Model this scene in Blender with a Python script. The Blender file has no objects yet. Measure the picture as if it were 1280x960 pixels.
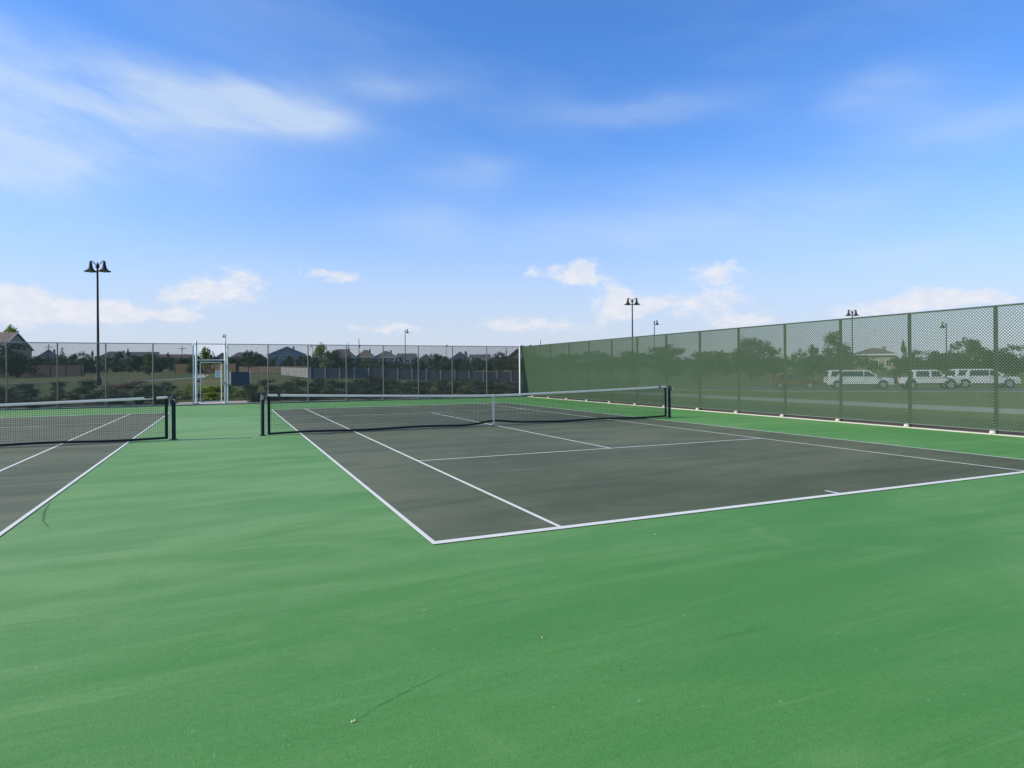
import bpy, math, random
from mathutils import Matrix, Vector
R = math.radians
random.seed(7)
scn = bpy.context.scene
COL = scn.collection

# ---------------------------------------------------------------- camera
cam_d = bpy.data.cameras.new('camera')
cam_d.sensor_width = 36.0
cam_d.lens = 806.6 / 1280 * 36.0
cam_d.shift_y = -17.6 / 1280
cam_d.clip_start = 0.05
cam_d.clip_end = 8000
cam = bpy.data.objects.new('camera', cam_d)
COL.objects.link(cam)
cam.matrix_world = (Matrix.Translation((-7.25, -17.725, 1.638)) @ Matrix.Rotation(-0.4174, 4, 'Z')
                    @ Matrix.Rotation(math.pi / 2, 4, 'X') @ Matrix.Rotation(-0.0076, 4, 'Z'))
scn.camera = cam

# ---------------------------------------------------------------- sun and sky
SUN_EL = R(31)
SUN_DIR = Vector((-0.981 * math.cos(SUN_EL), 0.196 * math.cos(SUN_EL), math.sin(SUN_EL)))   # towards the sun
sun_d = bpy.data.lights.new('sun', 'SUN')
sun_d.energy = 4.2
sun_d.angle = R(0.53)
sun_d.color = (1.0, 0.91, 0.74)
sun = bpy.data.objects.new('sun', sun_d)
COL.objects.link(sun)
sun.rotation_euler = SUN_DIR.to_track_quat('Z', 'Y').to_euler()
scn.view_settings.view_transform = 'Standard'
scn.view_settings.look = 'None'
scn.view_settings.gamma = 1.0
scn.view_settings.exposure = 0.35
scn.view_settings.use_curve_mapping = False

# clouds seen in this sky: (azimuth, elevation, half-width, half-height) in degrees
CUMULUS = [(-11.8, 4.5, 4.5, 1.3), (-13.4, 5.4, 1.9, 1.0), (-8.1, 4.5, 2.1, 0.9), (0.2, 7.3, 3.2, 1.3), (-1.8, 6.1, 2.6, 0.9), (8.4, 8.2, 1.9, 0.7), (24.7, 3.9, 4.9, 0.9), (28.2, 8.2, 3.0, 1.0), (30.2, 8.9, 1.1, 0.9), (37.9, 5.4, 5.5, 1.1), (41.8, 7.9, 2.7, 1.2), (33.1, 6.2, 1.5, 2.0), (44.2, 3.9, 2.6, 0.6), (54.2, 4.5, 4.5, 0.7), (58.7, 5.1, 2.8, 0.8), (12.7, 3.6, 3.1, 0.5), (-3.8, 4.4, 2.2, 0.5)]
CIRRUS = [(-10.7, 16.8, 7.8, 1.6), (-13.5, 14.7, 2.7, 1.5), (-11.2, 21.0, 6.1, 1.5), (-1.7, 20.8, 6.6, 1.1), (4.3, 20.9, 3.5, 0.8), (13.2, 23.5, 2.9, 0.5), (16.2, 12.8, 3.9, 1.1), (19.8, 17.2, 2.5, 0.7), (35.3, 21.6, 5.7, 0.6), (48.7, 13.6, 6.1, 1.3), (60.4, 17.1, 4.0, 0.9), (54.3, 20.2, 2.6, 1.1), (55.2, 8.4, 3.1, 0.5), (33.8, 11.5, 8.1, 1.0)]

class NG:
    """small helper to chain shader nodes"""
    def __init__(self, tree):
        self.t = tree
    def n(self, kind, **kw):
        nd = self.t.nodes.new(kind)
        for k, v in kw.items():
            setattr(nd, k, v)
        return nd
    def link(self, a, b):
        self.t.links.new(a, b)
    def put(self, sock, v):
        if isinstance(v, bpy.types.NodeSocket):
            self.link(v, sock)
        else:
            sock.default_value = v
    def m(self, op, a, b=None, c=None, clamp=False):
        nd = self.n('ShaderNodeMath', operation=op, use_clamp=clamp)
        self.put(nd.inputs[0], a)
        if b is not None: self.put(nd.inputs[1], b)
        if c is not None: self.put(nd.inputs[2], c)
        return nd.outputs[0]
    def mix(self, f, a, b, blend='MIX'):
        nd = self.n('ShaderNodeMix', data_type='RGBA', blend_type=blend)
        self.put(nd.inputs[0], f)
        self.put(nd.inputs[6], a if not isinstance(a, tuple) else (*a, 1)[:4])
        self.put(nd.inputs[7], b if not isinstance(b, tuple) else (*b, 1)[:4])
        return nd.outputs[2]
    def ss(self, v, a, b):
        nd = self.n('ShaderNodeMapRange', interpolation_type='SMOOTHSTEP')
        self.put(nd.inputs[0], v); nd.inputs[1].default_value = a; nd.inputs[2].default_value = b
        return nd.outputs[0]
    def noise(self, vec, scale, detail=4, rough=.5, dist=0.0):
        nd = self.n('ShaderNodeTexNoise')
        if vec is not None: self.link(vec, nd.inputs['Vector'])
        nd.inputs['Scale'].default_value = scale; nd.inputs['Detail'].default_value = detail
        nd.inputs['Roughness'].default_value = rough; nd.inputs['Distortion'].default_value = dist
        return nd.outputs[0]
    def xyz(self, x, y, z):
        nd = self.n('ShaderNodeCombineXYZ')
        for i, v in enumerate((x, y, z)): self.put(nd.inputs[i], v)
        return nd.outputs[0]

def build_world():
    w = bpy.data.worlds.new('World')
    scn.world = w
    w.use_nodes = True
    t = w.node_tree
    t.nodes.clear()
    g = NG(t)
    out = g.n('ShaderNodeOutputWorld')
    bg = g.n('ShaderNodeBackground')
    bg.inputs['Strength'].default_value = 0.10
    sky = g.n('ShaderNodeTexSky', sky_type='NISHITA')
    sky.sun_disc = False
    sky.sun_elevation = SUN_EL
    sky.sun_rotation = math.atan2(SUN_DIR.x, SUN_DIR.y)
    sky.air_density = 1.0
    sky.dust_density = 0.6
    sky.ozone_density = 2.0
    co = g.n('ShaderNodeTexCoord').outputs['Generated']
    sep = g.n('ShaderNodeSeparateXYZ'); g.link(co, sep.inputs[0])
    x, y, z = sep.outputs
    az = g.m('MULTIPLY', g.m('ARCTAN2', x, y), 180 / math.pi)
    el = g.m('MULTIPLY', g.m('ARCSINE', z), 180 / math.pi)
    # warp the cloud outlines
    v1 = g.xyz(az, g.m('MULTIPLY', el, 1.6), 0.0)
    puff = g.noise(v1, 0.46, 9, 0.66, 0.2)
    big = g.noise(v1, 0.11, 3, 0.5)
    v2 = g.xyz(g.m('ADD', az, g.m('MULTIPLY', el, 1.2)), g.m('MULTIPLY', g.m('SUBTRACT', el, g.m('MULTIPLY', az, -0.04)), 3.0), 3.0)
    streak = g.noise(v2, 0.12, 6, 0.55, 0.25)
    wide = g.noise(v1, 0.05, 3, 0.5, 0.4)
    def warped(scale, amt_a, amt_e):
        nd = g.n('ShaderNodeTexNoise'); g.link(v1, nd.inputs['Vector'])
        nd.inputs['Scale'].default_value = scale; nd.inputs['Detail'].default_value = 3
        sp = g.n('ShaderNodeSeparateXYZ'); g.link(nd.outputs[1], sp.inputs[0])
        return (g.m('ADD', az, g.m('MULTIPLY', g.m('SUBTRACT', sp.outputs[0], .5), amt_a)),
                g.m('ADD', el, g.m('MULTIPLY', g.m('SUBTRACT', sp.outputs[1], .5), amt_e)))
    def blobs(L, amp, wa, we):
        tot = None
        for a, e, ra, re in L:
            dx = g.m('DIVIDE', g.m('SUBTRACT', wa, a), ra)
            dy = g.m('DIVIDE', g.m('SUBTRACT', we, e), re)
            d2 = g.m('ADD', g.m('MULTIPLY', dx, dx), g.m('MULTIPLY', dy, dy))
            v = g.m('EXPONENT', g.m('MULTIPLY', d2, -0.75))
            v = g.m('MULTIPLY', v, amp(a))
            tot = v if tot is None else g.m('ADD', tot, v)
        return tot
    cm = g.m('MINIMUM', blobs(CUMULUS, lambda a: 1.0, *warped(.25, 4.0, 1.8)), 1.1)
    # low cumulus bands go on round the whole horizon
    ring = g.m('MULTIPLY', g.ss(big, .52, .68), g.m('EXPONENT', g.m('MULTIPLY', g.m('POWER', g.m('DIVIDE', g.m('SUBTRACT', el, 5.0), 2.2), 2.0), -1.0)))
    inview = g.m('MULTIPLY', g.ss(az, -19, -15), g.ss(az, 68, 64))
    cm = g.m('ADD', cm, g.m('MULTIPLY', ring, g.m('SUBTRACT', 1.0, inview)))
    cden = g.ss(g.m('ADD', g.m('MULTIPLY', g.m('SUBTRACT', puff, .5), 1.9), cm), .42, 1.12)
    cden = g.m('MULTIPLY', cden, g.ss(cm, .02, .3))
    ci = g.m('MINIMUM', blobs([(a, e, ra * 1.3, re * 1.5) for a, e, ra, re in CIRRUS], lambda a: .9 if a < 5 else .42, *warped(.09, 7.0, 3.0)), 1.0)
    gen = g.m('MULTIPLY', g.ss(wide, .5, .75), g.m('SUBTRACT', 1.0, inview))
    ci = g.m('ADD', ci, gen)
    cirden = g.m('MULTIPLY', g.m('MULTIPLY', ci, g.ss(streak, .02, .72)), 0.95, clamp=True)
    veil = g.m('MULTIPLY', g.ss(g.noise(v2, 0.04, 4, .55, .3), .38, .8), 0.2)
    cirden = g.m('ADD', cirden, g.m('MULTIPLY', veil, g.ss(el, 2, 9)), clamp=True)
    # thin bright air low down
    low = g.m('EXPONENT', g.m('MULTIPLY', g.m('POWER', g.m('DIVIDE', g.m('MAXIMUM', el, 0.0), 11.0), 2.0), -1.0))
    tinted = g.mix(1.0, sky.outputs[0], SKY_TINT, 'MULTIPLY')
    c = g.mix(g.m('MULTIPLY', low, 0.95), tinted, SKY_LOW)
    c = g.mix(g.m('MULTIPLY', cirden, .8), c, SKY_CIRRUS)
    cc = g.mix(g.ss(g.noise(v1, 0.8, 5, .6, .3), .42, .62), (6.2, 6.4, 7.0), SKY_CUMULUS)
    c = g.mix(g.m('MULTIPLY', cden, .85), c, cc)
    g.link(c, bg.inputs['Color'])
    g.link(bg.outputs[0], out.inputs[0])
    w.cycles.sampling_method = 'MANUAL'
    w.cycles.sample_map_resolution = 256

SKY_TINT = (0.66, 1.18, 1.86)
SKY_LOW = (5.1, 5.55, 6.5)
SKY_CIRRUS = (5.0, 6.0, 7.2)
SKY_CUMULUS = (6.8, 6.8, 7.2)
build_world()

# ---------------------------------------------------------------- materials
MATS = {}
def new_mat(name):
    m = bpy.data.materials.new(name)
    m.use_nodes = True
    b = m.node_tree.nodes['Principled BSDF']
    MATS[name] = m
    return m, NG(m.node_tree), b

def obj_coord(g):
    return g.n('ShaderNodeTexCoord').outputs['Object']

def geo_coord(g):
    return g.n('ShaderNodeNewGeometry').outputs['Position']

def flat(name, col, rough=.6, metal=0.0, var=.12, scale=3.0, bump=0.0, spec=.5):
    m, g, b = new_mat(name)
    p = geo_coord(g)
    n = g.noise(p, scale, 5, .6)
    k = g.m('ADD', g.m('MULTIPLY', g.m('SUBTRACT', n, .5), var * 2), 1.0)
    c = g.mix(1.0, (*col, 1), g.xyz(k, k, k), 'MULTIPLY')
    g.link(c, b.inputs['Base Color'])
    b.inputs['Roughness'].default_value = rough
    b.inputs['Metallic'].default_value = metal
    b.inputs['Specular IOR Level'].default_value = spec
    if bump:
        bp = g.n('ShaderNodeBump'); bp.inputs['Strength'].default_value = bump
        bp.inputs['Distance'].default_value = .01
        g.link(g.noise(p, scale * 12, 3, .6), bp.inputs['Height']); g.link(bp.outputs[0], b.inputs['Normal'])
    return m

def acrylic(name, base, dust_glare, dark, seed):
    """coloured acrylic court coating: squeegee sweeps, dust film, painted glare, grit"""
    m, g, b = new_mat(name)
    p = geo_coord(g)
    mp = g.n('ShaderNodeMapping'); mp.inputs['Location'].default_value = (seed, seed * .7, 0)
    mp.inputs['Rotation'].default_value = (0, 0, R(-22)); mp.inputs['Scale'].default_value = (.22, 1.0, 1.0)
    g.link(p, mp.inputs[0])
    sweeps = g.noise(mp.outputs[0], .75, 6, .6, 1.6)
    sweeps2 = g.noise(mp.outputs[0], 2.6, 4, .6, 1.2)
    patches = g.noise(p, .13, 4, .55, .5)
    mid = g.noise(p, 1.1, 5, .6, .7)
    grit = g.ss(g.noise(p, 85, 3, .75), .28, .72)
    grit2 = g.ss(g.noise(p, 26, 4, .75), .25, .75)
    specks = g.noise(p, 24, 0, .5)
    f = g.m('ADD', g.m('MULTIPLY', sweeps, .28), g.m('MULTIPLY', patches, .74))
    # glare painted into the coating colour: paler towards low x and the far end
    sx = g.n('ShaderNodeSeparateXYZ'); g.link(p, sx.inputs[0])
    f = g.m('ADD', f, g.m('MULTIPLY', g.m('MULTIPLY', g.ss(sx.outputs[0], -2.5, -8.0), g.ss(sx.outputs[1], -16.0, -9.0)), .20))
    f = g.m('ADD', f, g.m('MULTIPLY', sweeps2, .22))
    f = g.m('ADD', f, g.m('MULTIPLY', mid, .18))
    mp2 = g.n('ShaderNodeMapping'); mp2.inputs['Rotation'].default_value = (0, 0, R(14)); mp2.inputs['Scale'].default_value = (.12, 1.0, 1.0); g.link(p, mp2.inputs[0])
    fine_s = g.noise(mp2.outputs[0], 9.0, 4, .65, 2.2)
    f = g.m('ADD', f, g.m('MULTIPLY', g.m('SUBTRACT', fine_s, .5), .22))
    c = g.mix(g.ss(f, .52, 1.02), base, dust_glare)
    c = g.mix(g.m('MULTIPLY', g.ss(sweeps, .56, .36), .35), c, dark)
    k = g.m('ADD', .78, g.m('MULTIPLY', grit, .26)); k = g.m('ADD', k, g.m('MULTIPLY', grit2, .18))
    c = g.mix(1.0, c, g.xyz(k, k, k), 'MULTIPLY')
    # faint round scuffs where balls and feet have worn the coating
    vor = g.n('ShaderNodeTexVoronoi', feature='DISTANCE_TO_EDGE'); vor.inputs['Scale'].default_value = .16
    wp = g.n('ShaderNodeVectorMath', operation='ADD'); g.link(p, wp.inputs[0])
    nz = g.n('ShaderNodeTexNoise'); g.link(p, nz.inputs['Vector']); nz.inputs['Scale'].default_value = .5; nz.inputs['Detail'].default_value = 3
    vs = g.n('ShaderNodeVectorMath', operation='SCALE'); g.link(nz.outputs[1], vs.inputs[0]); vs.inputs['Scale'].default_value = 3.5
    g.link(vs.outputs[0], wp.inputs[1]); g.link(wp.outputs[0], vor.inputs['Vector'])
    seam = g.m('MULTIPLY', g.ss(vor.outputs[0], .035, .0), g.ss(mid, .42, .6))
    c = g.mix(g.m('MULTIPLY', seam, .22), c, dust_glare)
    # short skid marks in several directions
    for ang, sd, amt, tgt in ((35, 1.3, .38, dark), (-55, 4.1, .18, dust_glare)):
        ms = g.n('ShaderNodeMapping'); ms.inputs['Location'].default_value = (sd, sd * 2, 0); ms.inputs['Rotation'].default_value = (0, 0, R(ang)); ms.inputs['Scale'].default_value = (.35, 7.0, 1.0); g.link(p, ms.inputs[0])
        mk = g.ss(g.noise(ms.outputs[0], 1.6, 3, .55, .5), .64, .74)
        c = g.mix(g.m('MULTIPLY', mk, amt), c, tuple(q * (.8 if tgt is dark else 1.1) for q in tgt))
    c = g.mix(g.m('MULTIPLY', g.ss(specks, .84, .88), .25), c, (.5, .5, .42))
    g.link(c, b.inputs['Base Color'])
    b.inputs['Roughness'].default_value = .7
    b.inputs['Specular IOR Level'].default_value = .38
    bp = g.n('ShaderNodeBump'); bp.inputs['Strength'].default_value = .35; bp.inputs['Distance'].default_value = .003
    g.link(grit, bp.inputs['Height']); g.link(bp.outputs[0], b.inputs['Normal'])
    return m

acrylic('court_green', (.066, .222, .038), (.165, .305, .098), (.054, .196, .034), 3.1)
acrylic('court_charcoal', (.068, .084, .033), (.145, .150, .078), (.046, .058, .024), 11.7)

def paint():
    m, g, b = new_mat('line_paint')
    p = geo_coord(g)
    w = g.noise(p, 30, 4, .7); w2 = g.noise(p, 2.0, 3, .6)
    c = g.mix(g.ss(w, .58, .8), (.66, .65, .57), (.40, .41, .35))
    c = g.mix(g.m('MULTIPLY', g.ss(w2, .5, .75), .3), c, (.5, .5, .45))
    g.link(c, b.inputs['Base Color']); b.inputs['Roughness'].default_value = .75
paint()

def grass_mat():
    m, g, b = new_mat('meadow')
    p = geo_coord(g)
    big = g.noise(p, .035, 5, .6, .6); mid = g.noise(p, .3, 5, .65); fine = g.noise(p, 6, 4, .7)
    c = g.mix(g.ss(big, .38, .64), (.050, .076, .019), (.108, .100, .034))
    c = g.mix(g.m('MULTIPLY', g.ss(mid, .48, .72), .7), c, (.125, .118, .052))
    c = g.mix(g.m('MULTIPLY', g.ss(fine, .5, .8), .5), c, (.035, .055, .018))
    sep = g.n('ShaderNodeSeparateXYZ'); g.link(p, sep.inputs[0])
    # mown lawn on the side of the car park
    lawn = g.m('MULTIPLY', g.ss(sep.outputs[0], 10.0, 12.0), g.ss(sep.outputs[1], 45, 25))
    lc = g.mix(mid, (.075, .100, .022), (.140, .135, .040))
    lc = g.mix(g.m('MULTIPLY', fine, .5), lc, (.04, .075, .018))
    c = g.mix(lawn, c, lc)
    g.link(c, b.inputs['Base Color']); b.inputs['Roughness'].default_value = .95
    b.inputs['Specular IOR Level'].default_value = .15
    bp = g.n('ShaderNodeBump'); bp.inputs['Strength'].default_value = .8; bp.inputs['Distance'].default_value = .08
    g.link(fine, bp.inputs['Height']); g.link(bp.outputs[0], b.inputs['Normal'])
grass_mat()

def leaf_mat(name, a, bcol):
    m, g, b = new_mat(name)
    t = m.node_tree
    p = geo_coord(g)
    n = g.noise(p, .9, 4, .7); n2 = g.noise(p, 7, 2, .7)
    oi = g.n('ShaderNodeObjectInfo').outputs['Random']
    f = g.m('ADD', g.m('MULTIPLY', n, .7), g.m('MULTIPLY', n2, .5))
    c = g.mix(g.ss(f, .35, .85), a, bcol)
    k = g.m('ADD', .8, g.m('MULTIPLY', oi, .4))
    c = g.mix(1.0, c, g.xyz(k, k, g.m('MULTIPLY', k, .9)), 'MULTIPLY')
    g.link(c, b.inputs['Base Color']); b.inputs['Roughness'].default_value = .7; b.inputs['Specular IOR Level'].default_value = .25
    tr = g.n('ShaderNodeBsdfTranslucent'); g.link(c, tr.inputs[0])
    mx = g.n('ShaderNodeMixShader'); mx.inputs[0].default_value = .3
    g.link(b.outputs[0], mx.inputs[1]); g.link(tr.outputs[0], mx.inputs[2])
    g.link(mx.outputs[0], t.nodes['Material Output'].inputs[0])
leaf_mat('leaf_dark', (.018, .036, .020), (.042, .070, .030))
leaf_mat('leaf_mid', (.030, .062, .022), (.066, .105, .034))
leaf_mat('leaf_bright', (.095, .150, .022), (.210, .250, .050))
leaf_mat('leaf_conifer', (.012, .032, .026), (.030, .058, .040))
leaf_mat('leaf_olive', (.060, .066, .024), (.130, .120, .046))
leaf_mat('leaf_sage', (.040, .060, .034), (.085, .105, .055))
leaf_mat('leaf_rust', (.075, .045, .024), (.140, .085, .042))

flat('bark', (.07, .055, .042), .9, 0, .3, 8)
flat('galvanised', (.34, .36, .37), .45, .5, .15, 6)
flat('grey_post', (.30, .31, .30), .5, .2, .15, 6)
flat('white_post', (.70, .69, .63), .5, .1, .1, 6)
flat('dark_green_steel', (.020, .034, .028), .5, 0, .15, 6)
flat('mesh_vinyl', (.118, .182, .098), .5, 0, .15, 1.2)
flat('mesh_brown', (.130, .115, .080), .6, 0, .15, 1.2)
flat('black_steel', (.010, .011, .013), .65, 0, .2, 9)
flat('net_post_green', (.006, .013, .012), .7, 0, .2, 9)
flat('net_cord', (.012, .015, .015), .8)
flat('white_vinyl', (.88, .85, .72), .65, 0, .08, 5)
def backlit(name, amt):
    m = MATS[name]; g = NG(m.node_tree); b = m.node_tree.nodes['Principled BSDF']
    tr = g.n('ShaderNodeBsdfTranslucent'); tr.inputs[0].default_value = (.85, .84, .76, 1)
    mx = g.n('ShaderNodeMixShader'); mx.inputs[0].default_value = amt
    g.link(b.outputs[0], mx.inputs[1]); g.link(tr.outputs[0], mx.inputs[2]); g.link(mx.outputs[0], m.node_tree.nodes['Material Output'].inputs[0])
backlit('white_vinyl', .45)
flat('concrete', (.36, .34, .29), .9, 0, .2, 3, .3)
flat('pale_concrete', (.50, .48, .38), .9, 0, .15, 3, .3)
flat('path_concrete', (.24, .235, .21), .9, 0, .15, 1.5, .3)
flat('pink_concrete', (.50, .40, .34), .9, 0, .15, 1.5, .3)
flat('asphalt', (.06, .06, .062), .9, 0, .25, 2, .3)
flat('mulch', (.15, .085, .045), .95, 0, .4, 9, .6)
flat('tarmac_cap', (.03, .03, .03), .6)
flat('blue_panel', (.014, .040, .085), .7, 0, .2, 2)
flat('blue_screen', (.040, .058, .075), .8, 0, .25, .8)
flat('cedar_dark', (.105, .085, .062), .85, 0, .3, 2)  # darker brown boards than the plain cedar
flat('cedar', (.26, .17, .08), .85, 0, .3, 2)
flat('grey_wood', (.30, .29, .26), .85, 0, .25, 2)
flat('sign_white', (.75, .76, .72), .5, 0, .05)
flat('sign_ink', (.05, .06, .09), .6)
flat('wall_tan', (.34, .28, .20), .85, 0, .08, 1)
flat('wall_grey', (.26, .27, .28), .85, 0, .08, 1)
flat('wall_blue', (.21, .25, .29), .85, 0, .08, 1)
flat('wall_white', (.58, .57, .53), .85, 0, .08, 1)
flat('wall_brown', (.20, .16, .12), .85, 0, .08, 1)
flat('wall_dark', (.085, .09, .10), .85, 0, .08, 1)
flat('trim_white', (.68, .68, .65), .7, 0, .06, 1)
flat('roof_grey', (.085, .085, .09), .95, 0, .3, 2.5)
flat('roof_brown', (.12, .095, .08), .95, 0, .3, 2.5)
flat('window_glass', (.03, .04, .05), .12, 0, .1, 1, 0, .8)
flat('car_white', (.60, .61, .60), .28, 0, .03, 1, 0, .6)
flat('car_red', (.13, .03, .025), .28, 0, .05, 1, 0, .6)
flat('car_glass', (.012, .015, .017), .08, 0, .05, 1, 0, .8)
flat('tyre', (.018, .018, .018), .85)
flat('rim', (.42, .43, .44), .35, .8)
flat('trim_black', (.02, .02, .02), .6)
flat('lamp_red', (.35, .02, .015), .3)
flat('lamp_clear', (.65, .66, .68), .15)
flat('dry_leaf', (.50, .44, .28), .8, 0, .2, 20)
flat('tennis_felt', (.55, .62, .08), .9, 0, .1, 30)

# ---------------------------------------------------------------- mesh helpers
class MB:
    def __init__(self):
        self.v = []; self.f = []; self.smooth = False
    def add(self, vs, fs):
        o = len(self.v); self.v += [tuple(p) for p in vs]
        self.f += [tuple(i + o for i in q) for q in fs]
        return self
    def box(self, x0, x1, y0, y1, z0, z1):
        vs = [(x, y, z) for z in (z0, z1) for y in (y0, y1) for x in (x0, x1)]
        return self.add(vs, [(0, 2, 3, 1), (4, 5, 7, 6), (0, 1, 5, 4), (2, 6, 7, 3), (0, 4, 6, 2), (1, 3, 7, 5)])
    def bar(self, a, b, w, d, up=(0, 1, 0), caps=True):
        """rectangular bar from a to b; d along 'up', w across"""
        a = Vector(a); b = Vector(b); t = (b - a).normalized(); u = Vector(up)
        s = t.cross(u).normalized(); u = s.cross(t).normalized()
        vs = []
        for p in (a, b):
            for i, j in ((-1, -1), (1, -1), (1, 1), (-1, 1)):
                vs.append(p + s * (w / 2 * i) + u * (d / 2 * j))
        fs = [(0, 1, 5, 4), (1, 2, 6, 5), (2, 3, 7, 6), (3, 0, 4, 7)]
        if caps: fs += [(3, 2, 1, 0), (4, 5, 6, 7)]
        return self.add(vs, fs)
    def tube(self, pts, rad, n=8, caps=True):
        pts = [Vector(p) for p in pts]
        rr = rad if isinstance(rad, (list, tuple)) else [rad] * len(pts)
        vs = []; fs = []
        t0 = (pts[1] - pts[0]).normalized()
        ref = Vector((1, 0, 0)) if abs(t0.x) < .9 else Vector((0, 1, 0))
        for i, p in enumerate(pts):
            t = (pts[min(i + 1, len(pts) - 1)] - pts[max(i - 1, 0)]).normalized()
            s = t.cross(ref).normalized(); u = s.cross(t).normalized()
            for k in range(n):
                a = 2 * math.pi * k / n
                vs.append(p + (s * math.cos(a) + u * math.sin(a)) * rr[i])
        for i in range(len(pts) - 1):
            for k in range(n):
                k2 = (k + 1) % n
                fs.append((i * n + k, i * n + k2, (i + 1) * n + k2, (i + 1) * n + k))
        if caps:
            fs.append(tuple(reversed(range(n)))); fs.append(tuple((len(pts) - 1) * n + k for k in range(n)))
        self.smooth = True
        return self.add(vs, fs)
    def lathe(self, prof, n=16, c=(0, 0, 0), axis='z'):
        vs = []; fs = []
        for r, z in prof:
            for k in range(n):
                a = 2 * math.pi * k / n
                if axis == 'z': vs.append((c[0] + r * math.cos(a), c[1] + r * math.sin(a), c[2] + z))
                else: vs.append((c[0] + r * math.cos(a), c[1] + z, c[2] + r * math.sin(a)))
        for i in range(len(prof) - 1):
            for k in range(n):
                k2 = (k + 1) % n
                q = (i * n + k, i * n + k2, (i + 1) * n + k2, (i + 1) * n + k)
                fs.append(q if axis == 'z' else q[::-1])
        self.smooth = True
        return self.add(vs, fs)
    def quad(self, a, b, c, d):
        return self.add([a, b, c, d], [(0, 1, 2, 3)])
    def prism(self, prof, y0, y1, inset=None):
        """side outline [(x,z)...] extruded along y; inset(x,z) narrows the two sides"""
        n = len(prof); vs = []
        for y, s in ((y0, 1), (y1, -1)):
            for x, z in prof:
                vs.append((x, y + s * (inset(x, z) if inset else 0), z))
        fs = [tuple(range(n)), tuple(reversed(range(n, 2 * n)))]
        for i in range(n):
            j = (i + 1) % n
            fs.append((j, i, n + i, n + j))
        return self.add(vs, fs)
    def mesh(self, name):
        me = bpy.data.meshes.new(name)
        me.from_pydata(self.v, [], self.f)
        if self.smooth:
            me.polygons.foreach_set('use_smooth', [True] * len(me.polygons))
            try: me.set_sharp_from_angle(angle=R(40))
            except Exception: pass
        me.update()
        return me
    def build(self, name, mat, parent=None, bevel=0.0):
        return obj(name, self.mesh(name), mat, parent, bevel)

def obj(name, me, mat, parent=None, bevel=0.0):
    o = bpy.data.objects.new(name, me)
    if mat and (not me.materials): me.materials.append(MATS[mat])
    COL.objects.link(o)
    if parent: o.parent = parent
    if bevel:
        md = o.modifiers.new('bevel', 'BEVEL'); md.width = bevel; md.segments = 2; md.limit_method = 'ANGLE'; md.angle_limit = R(35)
    return o

def thing(name, label, cat, loc=(0, 0, 0), rz=0.0, group=None):
    o = bpy.data.objects.new(name, None); o.empty_display_size = .3
    COL.objects.link(o); o.location = loc; o.rotation_euler = (0, 0, rz)
    return tag(o, label, cat, group)

def tag(o, label, cat, group=None):
    o['label'] = label; o['category'] = cat
    if group: o['group'] = group
    return o

def struct(o):
    o['kind'] = 'structure'; return o

def stuff(o):
    o['kind'] = 'stuff'; return o

def sm(a, b, v):
    t = min(1, max(0, (v - a) / (b - a))); return t * t * (3 - 2 * t)

def ter(x, y):
    """height of the land: flat round the courts, rising gently to the houses"""
    d = (x + 7) * .405 + (y + 18) * .914
    s = .656 * x + .755 * y          # across the street, which lies in a shallow dip
    dip = .42 * sm(26, 40, s) * (1 - sm(52, 66, s)) * sm(14, 26, x) * (1 - sm(38, 52, y))
    return .6 * sm(19.5, 42, y) * (1 - sm(4, 22, x)) + .013 * max(0, min(d, 260) - 58) - dip

# ---------------------------------------------------------------- ground, courts, paths
def ground():
    def axis(lo, hi, c0, c1, fine):
        a = [c0 + i * fine for i in range(int((c1 - c0) / fine) + 1)]
        s = fine; p = a[-1]
        while p < hi: s *= 1.25; p += s; a.append(p)
        s = fine; p = a[0]; l = []
        while p > lo: s *= 1.25; p -= s; l.append(p)
        return l[::-1] + a
    xs = axis(-3000, 3000, -60, 120, 4.0); ys = axis(-3000, 3000, -30, 140, 4.0)
    mb = MB(); nx = len(xs)
    for y in ys:
        for x in xs:
            z = ter(x, y) - .06
            if (x > 12 and y < 60) or y > 22 or x < -45 or y < -40: z += .05
            mb.v.append((x, y, z))
    for j in range(len(ys) - 1):
        for i in range(nx - 1):
            mb.f.append((j * nx + i, j * nx + i + 1, (j + 1) * nx + i + 1, (j + 1) * nx + i))
    mb.smooth = True
    struct(mb.build('ground', 'meadow'))
ground()

FY = 18.7      # line of the far fence
FX = 9.6       # line of the side fence
def sheet(name, mat, x0, x1, y0, y1, z, parent=None, thick=0.0, nx=1):
    mb = MB()
    mb.box(x0, x1, y0, y1, z - (thick or .05), z)
    return mb.build(name, mat, parent)

court_slab = struct(sheet('court_surface', 'court_green', -36, FX - .12, -32, FY - .1, 0.0, None, .2))

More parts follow.
